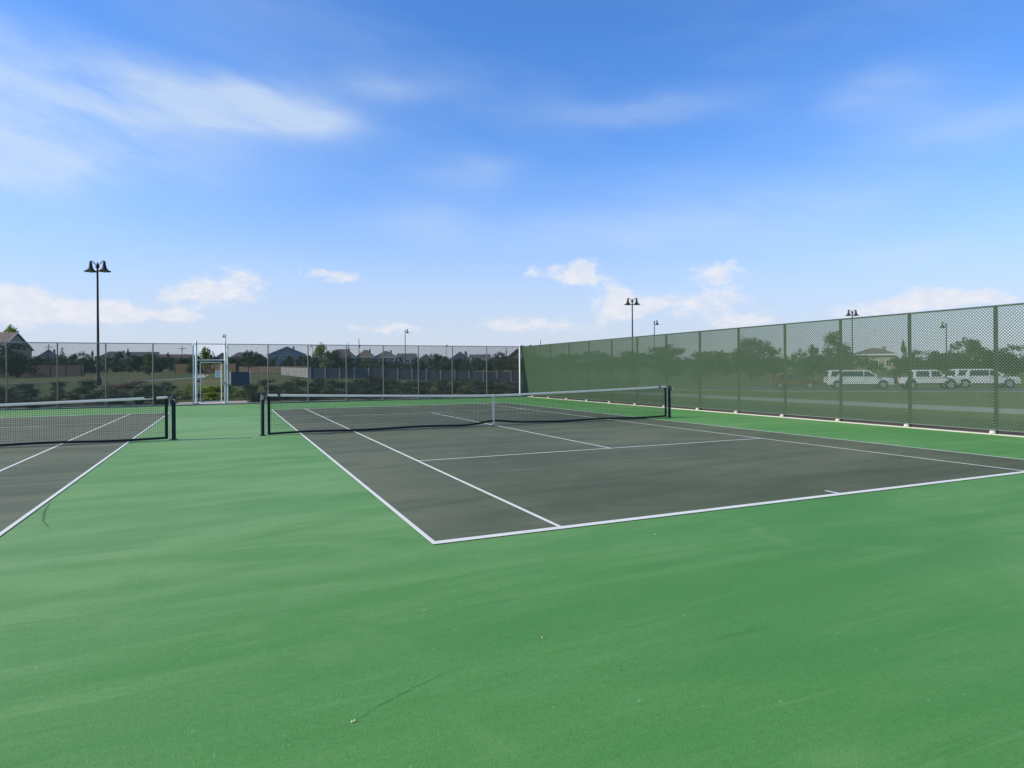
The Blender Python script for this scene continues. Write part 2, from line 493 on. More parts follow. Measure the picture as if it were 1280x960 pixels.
HD, HS, HL = 10.97 / 2, 8.23 / 2, 23.77 / 2
def tennis_court(cx):
    root = bpy.data.objects.new('tennis_court', None); COL.objects.link(root); root.location = (cx, 0, 0); struct(root)
    def rect(name, mat, x0, x1, y0, y1, z):
        mb = MB(); mb.quad((x0, y0, z), (x1, y0, z), (x1, y1, z), (x0, y1, z)); return mb.build(name, mat, root)
    rect('playing_surface', 'court_charcoal', -HD, HD, -HL, HL, .004)
    w = .05
    for s in (-1, 1):
        rect('baseline', 'line_paint', -HD, HD, s * HL - (.1 if s > 0 else 0), s * HL + (0 if s > 0 else .1), .008)
        a, b = sorted((s * HD, s * (HD - w)))
        rect('doubles_sideline', 'line_paint', a, b, -HL + .1, HL - .1, .008)
        a, b = sorted((s * HS, s * (HS - w)))
        rect('singles_sideline', 'line_paint', a, b, -HL + .1, HL - .1, .008)
        a, b = sorted((s * 6.40, s * (6.40 - w)))
        rect('service_line', 'line_paint', -HS + w, HS - w, a, b, .008)
        a, b = sorted((s * (HL - .1), s * (HL - .3)))
        rect('centre_mark', 'line_paint', -w / 2, w / 2, a, b, .008)
    rect('centre_service_line', 'line_paint', -w / 2, w / 2, -6.40 + w, 6.40 - w, .008)
    return root
COURTS = (0.0, -14.82)
for cx in COURTS: tennis_court(cx)

# kerbs, paths, road
struct(sheet('concrete_kerb', 'pale_concrete', FX - .12, FX + .02, -32, FY + .22, .022, None, .3))
struct(sheet('concrete_kerb', 'concrete', -36, FX - .12, FY - .1, FY + .22, .025, None, .3))
struct(sheet('mulch_strip', 'mulch', FX + .02, FX + 1.0, -32, FY + .22, .0, None, .2))

def ribbon(name, mat, pts, width, lift=.012, thick=.12):
    """paved strip that follows the land"""
    mb = MB(); P = [Vector((p[0], p[1], 0)) for p in pts]; fine = []
    for a, b in zip(P, P[1:]):
        n = max(1, int((b - a).length / 3))
        fine += [a.lerp(b, i / n) for i in range(n)]
    fine.append(P[-1]); vs = []; fs = []
    for i, p in enumerate(fine):
        t = (fine[min(i + 1, len(fine) - 1)] - fine[max(i - 1, 0)]).normalized(); s = Vector((-t.y, t.x, 0))
        z = max(ter(*(p + s * width / 2).xy), ter(*(p - s * width / 2).xy)) + lift
        for q, zz in ((p + s * width / 2, z), (p - s * width / 2, z), (p - s * width / 2, z - thick), (p + s * width / 2, z - thick)):
            vs.append((q.x, q.y, zz))
    for i in range(len(fine) - 1):
        for k in range(4):
            k2 = (k + 1) % 4; fs.append((i * 4 + k, i * 4 + k2, i * 4 + 4 + k2, i * 4 + 4 + k))
    n = len(fine) - 1
    fs += [(3, 2, 1, 0), (n * 4, n * 4 + 1, n * 4 + 2, n * 4 + 3)]
    mb.add(vs, fs)
    return struct(mb.build(name, mat))
ribbon('park_path', 'path_concrete', [(18.6, -32), (18.9, -4), (18.6, 8), (18.4, 20), (18.0, 32), (21.5, 46)], 2.5)
ribbon('park_path', 'path_concrete', [(-70, 64), (-28, 58), (-15, 62), (-10.5, 75), (-10.5, 100)], 1.4, .02)
ribbon('street', 'asphalt', [(24, 53), (36, 35), (42, 26.5), (53, 16.5), (68, 2.8), (101, -27)], 9.0, .02)
ribbon('street_kerb', 'path_concrete', [(20.2, 50.3), (32.2, 32.4), (38.6, 23.1), (49.8, 13.0), (64.9, -.7)], .2, .05, .25)
def stain(name, mat, pts, w, z, rough=.8):
    P = [Vector((p[0], p[1], z)) for p in pts]; mb = MB(); vs = []; rr = random.Random(len(pts)); Q = []
    for a, b in zip(P, P[1:]): Q += [a.lerp(b, i / 7) for i in range(7)]
    Q.append(P[-1])
    for i, p in enumerate(Q):
        t = (Q[min(i + 1, len(Q) - 1)] - Q[max(i - 1, 0)]).normalized(); sd = Vector((-t.y, t.x, 0))
        k = w * rr.uniform(.25, 1) * (.2 + .8 * math.sin(math.pi * i / (len(Q) - 1))); j = sd * rr.uniform(-w, w) * rough
        vs += [p + sd * k / 2 + j, p - sd * k / 2 + j]
    mb.add(vs, [(2 * i, 2 * i + 1, 2 * i + 3, 2 * i + 2) for i in range(len(Q) - 1)])
    return mb.build(name, mat, court_slab)
flat('crack_dark', (.048, .140, .032), .9)
flat('scuff_dark', (.060, .145, .042), .9)
flat('fresh_coat', (.075, .262, .068), .6)
stain('hairline_crack', 'crack_dark', [(-6.78, -14.70), (-6.59, -14.58), (-6.36, -14.46), (-6.12, -14.36)], .004, .003)
stain('tyre_scuff', 'scuff_dark', [(-8.95, -9.56), (-9.11, -9.09), (-9.23, -8.5), (-9.29, -7.9)], .03, .003, .12)
struct(sheet('gate_landing', 'pink_concrete', -9.6, -6.2, FY + .22, 21.4, .03, None, .25))

# ---------------------------------------------------------------- chain-link fences
FH = 3.08
def link_panel(w, z0, z1, wt):
    """diamond mesh of one bay, lying in the local x-z plane; woven depth about 2 cm"""
    mb = MB(); p = .0725; dp = .019 if wt > .008 else .024
    h = z1 - z0
    for fam in (0, 1):
        n0 = int(-h / p) - 1; n1 = int(w / p) + 1
        for i in range(n0, n1 + 1):
            c = i * p + p * .5
            t0 = max(0, -c); t1 = min(h, w - c)          # x = c + t, z = t
            if t1 - t0 < .01: continue
            xa, xb = c + t0, c + t1
            if fam: xa, xb = w - xa, w - xb
            off = .0012 if fam else -.0012
            mb.bar((xa, off, z0 + t0), (xb, off, z0 + t1), wt, dp, (0, 1, 0), caps=False)
    return mb.mesh('link_mesh')

def post_mesh(r, h, cap=True):
    mb = MB(); mb.lathe([(r, 0), (r, h - .02), (r * .8, h + .012), (r * .3, h + .03), (0.001, h + .034)], 12)
    return mb.mesh('post')

def far_fence():
    xs = [-20.5, -18.5, -16.45, -14.5, -12.55, -10.55, -8.62, -7.28, -5.2, -3.17, -1.13, .93, 2.98, 5.05, 7.25, 9.5]
    t = thing('chain_link_fence', 'brownish chain-link fence with grey posts across the far end of both courts', 'fence', (0, FY, 0))
    thin = post_mesh(.030, FH)
    for x in xs:
        if x in (-8.62, -7.28): continue
        if x > 9:
            o = obj('corner_post', post_mesh(.055, FH + .06), 'white_post', t); o.location = (x - .02, .085, 0)
            o['label'] = 'white corner post'
        else:
            o = obj('post', thin, 'grey_post', t); o.location = (x, .05, 0)
        f = MB().lathe([(.10, 0), (.10, .05), (.075, .075), (.03, .08)], 10).build('footing', 'concrete', t); f.location = (x, .05 if x < 9 else .085, .012)
    for x0, x1 in zip(xs, xs[1:]):
        if x0 == -8.62: continue
        if x1 > 9: x1 = 9.38
        if x1 == -8.62: x1 = -8.72
        if x0 == -7.28: x0 = -7.18
        o = obj('mesh_panel', link_panel(x1 - x0, .06, FH, .0092), 'mesh_brown', t); stuff(o); o.location = (x0, 0, 0)
    for a, b in ((xs[0], 9.5),):
        MB().tube([(a, 0, FH), (b, 0, FH)], .021, 8).build('top_rail', 'grey_post', t)
    for a, b in ((xs[0], -8.62), (-7.28, 9.5)):
        MB().tube([(a, 0, .07), (b, 0, .07)], .006, 6).build('tension_wire', 'galvanised', t)
    return t
far_fence()

def gate():
    g = thing('gate_frame', 'pale steel gate frame in the opening of the far chain-link fence', 'gate', (0, FY, 0))
    for x, h in ((-8.62, 3.2), (-7.28, 3.12)):
        o = obj('gate_post', post_mesh(.052, h), 'white_post', g); o.location = (x, .05, .02)
        f = MB().lathe([(.13, 0), (.13, .05), (.09, .08), (.04, .085)], 12).build('footing', 'pale_concrete', g); f.location = (x, .05, .012)
    for x in (-8.75, -7.17):
        o = obj('terminal_post', post_mesh(.035, 3.05), 'white_post', g); o.location = (x, -.03, .02)
    MB().tube([(-8.62, .05, 2.26), (-7.28, .05, 2.26)], .024, 10).build('header_rail', 'white_post', g)
    leaf = MB()
    leaf.tube([(-8.44, .03, .12), (-8.44, .03, 2.14)], .026, 8)
    leaf.build('stile', 'white_post', g)
    MB().tube([(-7.46, .03, .12), (-7.46, .03, 2.14)], .026, 8).build('stile', 'white_post', g)
    MB().tube([(-8.44, .03, 2.14), (-7.46, .03, 2.14)], .026, 8).build('gate_rail', 'white_post', g)
    MB().tube([(-8.44, .03, .12), (-7.46, .03, .12)], .026, 8).build('gate_rail', 'white_post', g)
    for z in (.45, 1.15, 1.9):
        MB().box(-8.575, -8.46, -.05, .05, z, z + .09).build('hinge', 'dark_green_steel', g, .008)
    MB().box(-7.44, -7.31, -.045, .055, 1.02, 1.14).build('latch', 'galvanised', g, .008)
    s = thing('notice_sign', 'small white notice plate hung in the gate frame', 'sign', (-7.63, FY - .02, 1.38))
    MB().box(-.13, .13, -.006, .006, 0, .34).build('plate', 'sign_white', s)
    for i, w in enumerate((.2, .16, .19, .12, .17)):
        MB().box(-w / 2, w / 2, -.009, -.0065, .27 - i * .05, .285 - i * .05).build('printed_line', 'sign_ink', s)
    for sx in (-1, 1):
        MB().tube([(sx * .1, 0, .33), (sx * .1, .02, .78)], .006, 6).build('hanger', 'galvanised', s)
gate()

def side_fence():
    ys = [18.7, 17.1, 15.0, 12.88, 10.76, 8.64, 6.52, 4.42, 2.32, .24, -1.86, -3.98, -6.12, -8.26, -10.4, -12.5, -14.6, -16.7]
    t = thing('chain_link_fence', 'green chain-link fence with dark posts along the side beside the parked cars', 'fence', (FX, 0, 0))
    pm = post_mesh(.045, FH - .03)
    for y in ys[1:]:
        o = obj('post', pm, 'dark_green_steel', t); o.location = (.075, y, 0)
        f = MB().lathe([(.07, 0), (.07, .05), (.05, .08), (.02, .085)], 10).build('footing', 'pale_concrete', t); f.location = (-.07, y, .018)
    for y0, y1 in zip(ys, ys[1:]):
        o = obj('mesh_panel', link_panel(y0 - y1, .10, FH, .0070), 'mesh_vinyl', t); stuff(o)
        o.location = (0, y1, 0); o.rotation_euler = (0, 0, R(90))
    MB().tube([(.02, ys[0], FH), (.02, ys[-1], FH)], .022, 8).build('top_rail', 'dark_green_steel', t)
    MB().tube([(0, ys[0], .11), (0, ys[-1], .11)], .007, 6).build('tension_wire', 'galvanised', t)
side_fence()

# ---------------------------------------------------------------- tennis nets
def tennis_net(cx, label, tagged):
    n = thing('tennis_net', label, 'net', (cx, 0, 0))
    P = HD + .914
    def top(x): return .914 + (1.07 - .914) * min(1, abs(x) / P) ** 1.25
    def bot(x): return .045 + .085 * math.exp(-(x / .55) ** 2) + .012 * math.sin(x * 2.1)
    for s in (-1, 1):
        x = s * P
        p = MB().lathe([(.046, 0), (.046, 1.05), (.036, 1.075), (.015, 1.085), (.001, 1.087)], 16).build('post', 'net_post_green', n); p.location = (x, 0, 0)
        c = MB().lathe([(.085, 0), (.085, .012), (.056, .02)], 16).build('base_collar', 'black_steel', p); c.location = (0, 0, .002)
        MB().box(-.03, .03, -.11, -.045, .93, 1.04).build('winder', 'galvanised' if s < 0 else 'black_steel', p, .008)
        MB().tube([(0, -.11, .985), (s * .03, -.16, .985), (s * .05, -.17, .93)], .009, 8).build('crank_handle', 'galvanised', p)
        MB().box(x - s * .155 - .034, x - s * .155 + .034, -.012, .012, .03, top(P) - .06).build('side_band', 'net_cord', n)
        MB().tube([(x - s * .09, .002, .02), (x - s * .09, .002, 1.02)], .008, 8).build('lacing_rod', 'white_vinyl', n)
        MB().tube([(x, 0, 1.045), (x - s * .16, 0, top(P) - .03)], .005, 6).build('cable', 'galvanised', n)
        MB().box(x - s * .40 - .025, x - s * .40 + .025, -.022, .022, top(P) - .085, top(P) + .004).build('band_clip', 'black_steel', n, .004)
    x0, x1 = -P + .13, P - .13
    N = 120
    xs = [x0 + (x1 - x0) * i / N for i in range(N + 1)]
    band = MB(); bottom = MB()
    for mb, fn, hh, th in ((band, lambda x: top(x), .062, .016), (bottom, lambda x: bot(x) + .03, .055, .014)):
        vs = []; fs = []
        for x in xs:
            z = fn(x); wob = .006 * math.sin(x * 3.3 + 1)
            sec = [(-.25, 0), (.25, 0), (1.2, -.45), (1.45, -.75), (.8, -1), (-.8, -1), (-1.45, -.75), (-1.2, -.45)]
            vs += [(x, th * a + wob, z + hh * b) for a, b in sec]
        for i in range(N):
            for k in range(8):
                k2 = (k + 1) % 8; fs.append((i * 8 + k, i * 8 + 8 + k, i * 8 + 8 + k2, i * 8 + k2))
        fs += [tuple(range(8)), tuple(reversed(range(N * 8, N * 8 + 8)))]
        mb.add(vs, fs); mb.smooth = True
    band.build('headband', 'white_vinyl', n)
    bottom.build('bottom_band', 'net_cord', n)
    net = MB(); pitch = .0445; w = .0040
    k = int((x1 - x0) / pitch)
    for i in range(k + 1):
        x = x0 + pitch * i
        net.bar((x, 0, bot(x)), (x, 0, top(x) - .05), w, w, (0, 1, 0), caps=False)
    M = 44
    rows = 21
    for r in range(1, rows):
        f = r / rows
        for i in range(M):
            a = x0 + (x1 - x0) * i / M; b = x0 + (x1 - x0) * (i + 1) / M
            za = bot(a) + (top(a) - .05 - bot(a)) * f; zb = bot(b) + (top(b) - .05 - bot(b)) * f
            net.bar((a, .0006, za), (b, .0006, zb), w, w, (0, 1, 0), caps=False)
    stuff(net.build('net_mesh', 'net_cord', n))
    st = MB(); st.box(-.026, .026, -.028, -.022, .03, top(0) + .003); st.box(-.026, .026, .022, .028, .03, top(0) + .003)
    st.box(-.026, .026, -.028, .028, top(0) + .003, top(0) + .009)
    st.build('centre_strap', 'white_vinyl', n)
    MB().box(-.05, .05, -.04, .04, .008, .03).build('strap_anchor', 'galvanised', n)
    if tagged:
        MB().box(P - .62, P - .44, -.0215, -.0185, top(P) - .048, top(P) - .016).build('maker_tag', 'trim_black', n)
    return n
tennis_net(COURTS[0], 'tennis net with black posts on the charcoal court beside the side fence', False)
tennis_net(COURTS[1], 'tennis net with black tag on its headband, away from the side fence', True)

# ---------------------------------------------------------------- where things stand (metres): x, y, height, width ...
TREES = [
    (-78.0, 268.0, 16.4, 7.6, 'b'), (-35.3, 98.6, 5.2, 6.1, 'd'), (-40.4, 100.9, 5.6, 7.1, 'd'), (-36.5, 115.6, 3.5, 2.2, 'd'), (-37.5, 127.0, 4.2, 1.8, 'c'), (-36.2, 131.9, 5.5, 2.3, 'c'),
    (-33.1, 125.0, 3.9, 2.7, 'd'), (-29.4, 112.4, 4.1, 3.0, 'd'), (-21.5, 70.6, 3.5, 0.9, 'y'), (-19.1, 75.0, 3.5, 0.9, 'y'), (-19.0, 80.5, 3.9, 0.8, 'y'), (-23.5, 131.7, 3.8, 2.9, 'd'),
    (-19.1, 107.9, 3.6, 2.5, 'm'), (-20.3, 141.2, 3.4, 3.5, 'd'), (-13.7, 72.7, 3.3, 1.1, 'y'), (-16.7, 150.5, 3.3, 4.8, 'd'), (-13.0, 116.1, 3.0, 2.7, 'd'), (-10.0, 87.4, 4.4, 2.6, 'b'),
    (-12.6, 115.9, 3.1, 2.4, 'm'), (-9.7, 147.5, 3.4, 3.0, 'd'), (-4.6, 74.1, 3.6, 1.7, 'y'), (-5.1, 134.5, 3.4, 4.5, 'd'), (-1.9, 111.2, 3.6, 4.2, 'd'), (0.8, 131.9, 2.9, 2.1, 'm'),
    (6.6, 107.4, 3.3, 2.4, 'm'), (6.9, 96.3, 2.9, 2.5, 'd'), (2.5, 56.7, 4.1, 2.3, 'b'), (8.9, 90.0, 4.1, 3.4, 'd'), (13.6, 104.3, 3.5, 2.7, 'd'), (20.7, 134.0, 3.6, 2.0, 'd'),
    (17.7, 113.4, 3.5, 1.5, 'c'), (21.1, 122.9, 3.6, 2.8, 'm'), (25.4, 121.0, 3.4, 3.0, 'c'), (29.2, 130.2, 2.9, 2.6, 'd'), (33.3, 128.4, 3.1, 2.6, 'd'), (31.9, 118.1, 2.5, 2.1, 'd'),
    (37.4, 126.6, 4.4, 3.7, 'd'), (39.4, 125.7, 3.6, 3.0, 'd'), (42.0, 124.5, 3.4, 2.8, 'd'), (40.4, 114.3, 4.9, 3.0, 'c'), (53.5, 141.3, 3.3, 3.8, 'd'), (49.3, 121.3, 3.3, 3.0, 'd'),
    (47.3, 111.3, 4.6, 4.2, 'd'), (53.7, 119.3, 3.3, 4.1, 'd'), (44.6, 90.5, 3.4, 6.0, 'd'), (50.2, 88.1, 3.8, 6.5, 'd'), (56.3, 85.3, 4.0, 6.5, 'd'), (56.6, 74.3, 4.1, 6.0, 'd'),
    (51.9, 60.0, 4.8, 6.6, 'd'), (53.7, 53.7, 3.7, 4.5, 'm'), (52.2, 43.4, 5.2, 5.2, 'd'), (63.6, 60.2, 3.6, 4.2, 'm'), (66.8, 53.4, 4.0, 3.5, 'd'), (49.8, 33.6, 3.9, 1.7, 'm'),
    (55.1, 36.7, 4.2, 1.5, 'd'), (60.3, 37.6, 5.8, 2.9, 'm'), (77.2, 54.2, 3.3, 3.2, 'd'), (67.9, 41.9, 3.1, 2.5, 'm'), (58.2, 32.0, 2.8, 1.2, 'c'), (73.6, 39.4, 2.6, 2.7, 'd'),
    (52.3, 23.7, 4.6, 1.2, 'y'), (76.1, 38.3, 3.6, 3.8, 'd'), (83.5, 40.5, 3.5, 4.0, 'd'), (81.9, 35.7, 5.2, 3.8, 'd'), (85.5, 39.6, 3.6, 3.6, 'm'), (84.8, 34.4, 3.5, 3.8, 'd'),
    (87.5, 33.2, 4.2, 4.6, 'd'), (90.8, 31.8, 3.7, 5.3, 'd'), (94.6, 30.1, 4.1, 5.3, 'm'), (99.4, 27.9, 3.9, 6.3, 'd'), (-51.2, 122.1, 5.5, 6.8, 'd'),
]
HOUSES = [
    (-76.3, 234.4, 20.8, 7.0, 12.1, 'side', 'tan'),
    (-79.8, 331.9, 5.8, 5.9, 9.1, 'front', 'grey'),
    (-51.2, 311.9, 13.7, 4.8, 8.0, 'hip', 'blue'),
    (-43.5, 338.0, 12.7, 5.3, 8.4, 'side', 'grey'),
    (-28.0, 331.1, 15.8, 4.4, 7.1, 'side', 'brown'),
    (-8.9, 307.9, 7.0, 4.4, 7.3, 'front', 'tan'),
    (2.2, 310.3, 18.1, 4.4, 7.8, 'hip', 'grey'),
    (17.6, 288.8, 15.8, 6.7, 10.1, 'front', 'blue'),
    (35.9, 310.2, 5.1, 5.0, 7.7, 'side', 'white'),
    (41.9, 285.4, 12.9, 5.3, 9.3, 'hip', 'grey'),
    (53.0, 287.8, 7.9, 5.7, 9.1, 'hip', 'tan'),
    (63.3, 290.6, 10.0, 5.8, 8.7, 'hip', 'blue'),
    (70.7, 280.0, 8.3, 4.8, 7.1, 'side', 'white'),
    (79.2, 276.2, 8.7, 3.6, 6.8, 'front', 'tan'),
    (91.6, 263.3, 10.3, 4.1, 7.6, 'front', 'grey'),
    (102.2, 266.0, 9.4, 4.2, 6.4, 'side', 'blue'),
    (100.6, 214.5, 14.0, 3.4, 8.8, 'front', 'dark'),
    (132.8, 215.5, 13.4, 2.9, 6.9, 'hip', 'grey'),
    (123.4, 131.1, 10.5, 2.4, 5.2, 'hip', 'tan'),
    (123.3, 109.0, 8.8, 2.9, 5.2, 'front', 'white'),
    (123.0, 79.6, 6.9, 3.5, 4.9, 'hip', 'tan'),
    (184.2, 74.6, 10.0, 3.3, 5.7, 'hip', 'tan'),
]
LAMPS = [
    (-17.2, 46.9, 10.5, 2, 0),
    (47.5, 61.9, 11.5, 2, 0),
    (70.9, 43.9, 9.0, 2, 0),
    (-7.2, 190.1, 10.4, 1, -1),
    (17.4, 190.1, 7.9, 1, -1),
    (36.0, 149.1, 11.0, 1, 1),
    (61.5, 192.5, 8.3, 1, 1),
    (83.9, 106.0, 11.6, 1, 1),
    (56.0, 22.0, 6.2, 1, -1),
    (29.3, 195.8, 8.8, 0, 0),
    (32.4, 194.4, 10.3, 0, 0),
    (80.2, 184.2, 7.6, 0, 0),
    (82.0, 161.5, 9.0, 0, 0),
    (-57.4, 223.3, 8.3, 3, 0),
    (-19.6, 206.5, 7.5, 3, 0),
]

# ---------------------------------------------------------------- lamps and poles
def street_lamp(x, y, h, heads, side, label, group=None):
    s = h / 10.5
    t = thing('street_lamp', label, 'street lamp', (x, y, ter(x, y) - .02), R(-24), group)
    MB().lathe([(.24 * s, 0), (.24 * s, .5 * s), (.17 * s, .62 * s), (.13 * s, .9 * s)], 12).build('base', 'black_steel', t)
    MB().tube([(0, 0, .6 * s), (0, 0, 5 * s), (0, 0, h - .35 * s)], [.115 * s, .095 * s, .075 * s], 10).build('pole', 'black_steel', t)
    MB().lathe([(.075 * s, 0), (.15 * s, .05 * s), (.16 * s, .22 * s), (.09 * s, .32 * s), (.03 * s, .5 * s), (.001, .56 * s)], 12, (0, 0, h - .5 * s)).build('finial', 'black_steel', t)
    for sg in ((-1, 1) if heads == 2 else (side,)):
        arm = MB().tube([(0, 0, h - .28 * s), (.22 * s * sg, 0, h - .12 * s), (.42 * s * sg, 0, h + .1 * s), (.52 * s * sg, 0, h + .15 * s), (.58 * s * sg, 0, h + .08 * s)], .036 * s, 8)
        a = arm.build('arm', 'black_steel', t)
        hd = MB().lathe([(.05 * s, .12 * s), (.11 * s, .05 * s), (.12 * s, -.15 * s), (.15 * s, -.35 * s), (.22 * s, -.55 * s), (.34 * s, -.68 * s), (.52 * s, -.75 * s), (.51 * s, -.79 * s), (.30 * s, -.73 * s), (.001, -.70 * s)], 16, (.58 * s * sg, 0, h))
        l = hd.build('lamp_shade', 'black_steel', t)
        MB().lathe([(.20 * s, -.735 * s), (.19 * s, -.80 * s), (.10 * s, -.86 * s), (.001, -.88 * s)], 12, (.58 * s * sg, 0, h)).build('lens', 'lamp_clear', l)
    return t

def utility_pole(x, y, h, arms, label, group=None):
    t = thing('utility_pole', label, 'pole', (x, y, ter(x, y) - .05), R(-20), group)
    MB().tube([(0, 0, 0), (0, 0, h)], [.16, .09], 8).build('pole', 'bark', t)
    if arms:
        MB().box(-1.1, 1.1, -.06, .06, h - 1.0, h - .85).build('crossarm', 'bark', t)
        for dx in (-.95, -.35, .35, .95):
            MB().lathe([(.05, 0), (.07, .1), (.03, .2)], 8, (dx, 0, h - .85)).build('insulator', 'galvanised', t)
    else:
        MB().lathe([(.09, 0), (.17, .1), (.17, .5), (.09, .6)], 8, (.22, 0, h * .72)).build('fitting', 'black_steel', t)

LAMP_LABELS = {
    0: 'tall twin-headed black street lamp standing in the meadow behind the far fence',
    1: 'twin-headed black street lamp rising behind the solid-looking stretch of the side fence',
    2: 'twin-headed black street lamp just topping the side fence above the parked white cars',
    3: 'black single-headed street lamp behind the gate post',
    4: 'black single-headed street lamp between two houses next to a bright green tree',
    5: 'black single-headed street lamp rising well above the far fence in front of white house',
    6: 'black single-headed street lamp barely reaching the top of the far fence',
    7: 'small single-headed street lamp peeping over the side fence beside a twin lamp',
    8: 'black single-headed street lamp behind the side fence above the parked white pickup'}
for i, (x, y, h, k, s) in enumerate(LAMPS):
    if k in (1, 2): street_lamp(x, y, h, k, s, LAMP_LABELS[i], 'bell-shaded street lamps')
    elif k == 0: utility_pole(x, y, h, False, 'thin dark pole with small fitting among the far rooftops', 'thin poles among rooftops')
    else: utility_pole(x, y, h, True, 'wooden utility pole with crossarm among far rooftops', 'utility poles')

# ---------------------------------------------------------------- board, yard fences
b = thing('blue_board', 'blue panel held between two white posts beyond the far fence', 'board', (-6.3, 32.2, ter(-6.3, 32.2)), R(-4))
MB().box(-.60, .60, -.02, .02, .28, 1.28).build('panel', 'blue_panel', b, .006)
for sx in (-1, 1):
    MB().tube([(sx * .65, 0, -.1), (sx * .65, 0, 1.32)], .042, 12).build('post', 'white_post', b)

def board_fence(name, label, a, c, h, mat, post_mat, pitch, bw, post_every, group=None, lift=0.0):
    a = Vector((a[0], a[1], 0)); c = Vector((c[0], c[1], 0)); L = (c - a).length; d = (c - a) / L
    rz = math.atan2(d.y, d.x)
    t = thing(name, label, 'fence', (a.x, a.y, ter(a.x, a.y)), rz, group)
    z0 = ter(a.x, a.y)
    def gz(s): p = a + d * s; return ter(p.x, p.y) - z0 + lift
    k = 0; s = 0.0
    while s < L:
        e = min(L, s + post_every)
        MB().box(s - .06, s + .06, -.06, .06, gz(s) - .1, gz(s) + h + .08).build('post', post_mat, t)
        mb = MB(); x = s + .07
        while x < e - .07:
            hh = h + random.uniform(-.025, .01); z = gz(x)
            mb.box(x, min(x + bw, e - .065), -.018 + random.uniform(-.004, .004), .018, z + .04, z + hh); x += pitch
        if mb.v: stuff(mb.build('boards', mat, t))
        for zz in (.3, h - .3):
            MB().bar((s + .06, .05, gz(s) + zz), (e - .06, .05, gz(e) + zz), .05, .08, (0, 0, 1)).build('rail', mat, t)
        s += post_every
    MB().box(L - .06, L + .06, -.06, .06, gz(L) - .1, gz(L) + h + .08).build('post', post_mat, t)
board_fence('wooden_fence', 'brown wooden yard fence behind the meadow with the tall lamp', (-52, 112), (-27.5, 101), 1.75, 'cedar_dark', 'cedar_dark', .15, .135, 2.4)
board_fence('wooden_fence', 'sunlit brown wooden yard fence seen through the gate', (-16, 117), (-5.6, 113), 1.8, 'cedar', 'cedar', .15, .135, 2.4)
board_fence('wooden_fence', 'low dark brown yard fence below the blue-grey gabled house', (-5.0, 112), (7, 98), 1.25, 'cedar_dark', 'cedar_dark', .15, .135, 2.4)
board_fence('picket_fence', 'pale grey picket fence running towards the gabled house', (0.0, 79.7), (1.2, 57.3), 1.12, 'grey_wood', 'grey_wood', .62, .40, 2.5, None, .1)
board_fence('slatted_fence', 'long low blue-grey fence with pale posts beyond the planting', (1.35, 57.0), (27.5, 48.0), 1.25, 'blue_screen', 'grey_wood', .145, .138, 1.6)

# ---------------------------------------------------------------- vehicles
def wheel(parent, x, y, r, side):
    wd = .22
    w = MB().lathe([(r * .62, -wd / 2), (r * .9, -wd / 2), (r, -wd * .32), (r, wd * .32), (r * .9, wd / 2), (r * .62, wd / 2)], 24, axis='y').build('wheel', 'tyre', parent)
    w.location = (x, y, r)
    mb = MB(); yo = side * wd * .42
    mb.lathe([(r * .63, 0), (r * .63, .02 * side), (r * .54, .03 * side), (r * .50, -.02 * side), (.001, -.02 * side)], 20, (0, yo, 0), 'y')
    for k in range(6):
        a = k * math.pi / 3
        mb.bar((0, yo + .008 * side, 0), (r * .55 * math.cos(a), yo + .008 * side, r * .55 * math.sin(a)), .055, .03, (0, 1, 0))
    mb.build('rim', 'rim', w)

def arc(cx, r, z0, n=8):
    """wheel-arch points from rear to front along the sill line z0"""
    h = r * 1.0
    a0 = math.asin(min(.95, max(-.95, 0.0)))
    return [(cx - r * math.cos(math.pi * i / n), z0 + h * math.sin(math.pi * i / n)) for i in range(n + 1)]

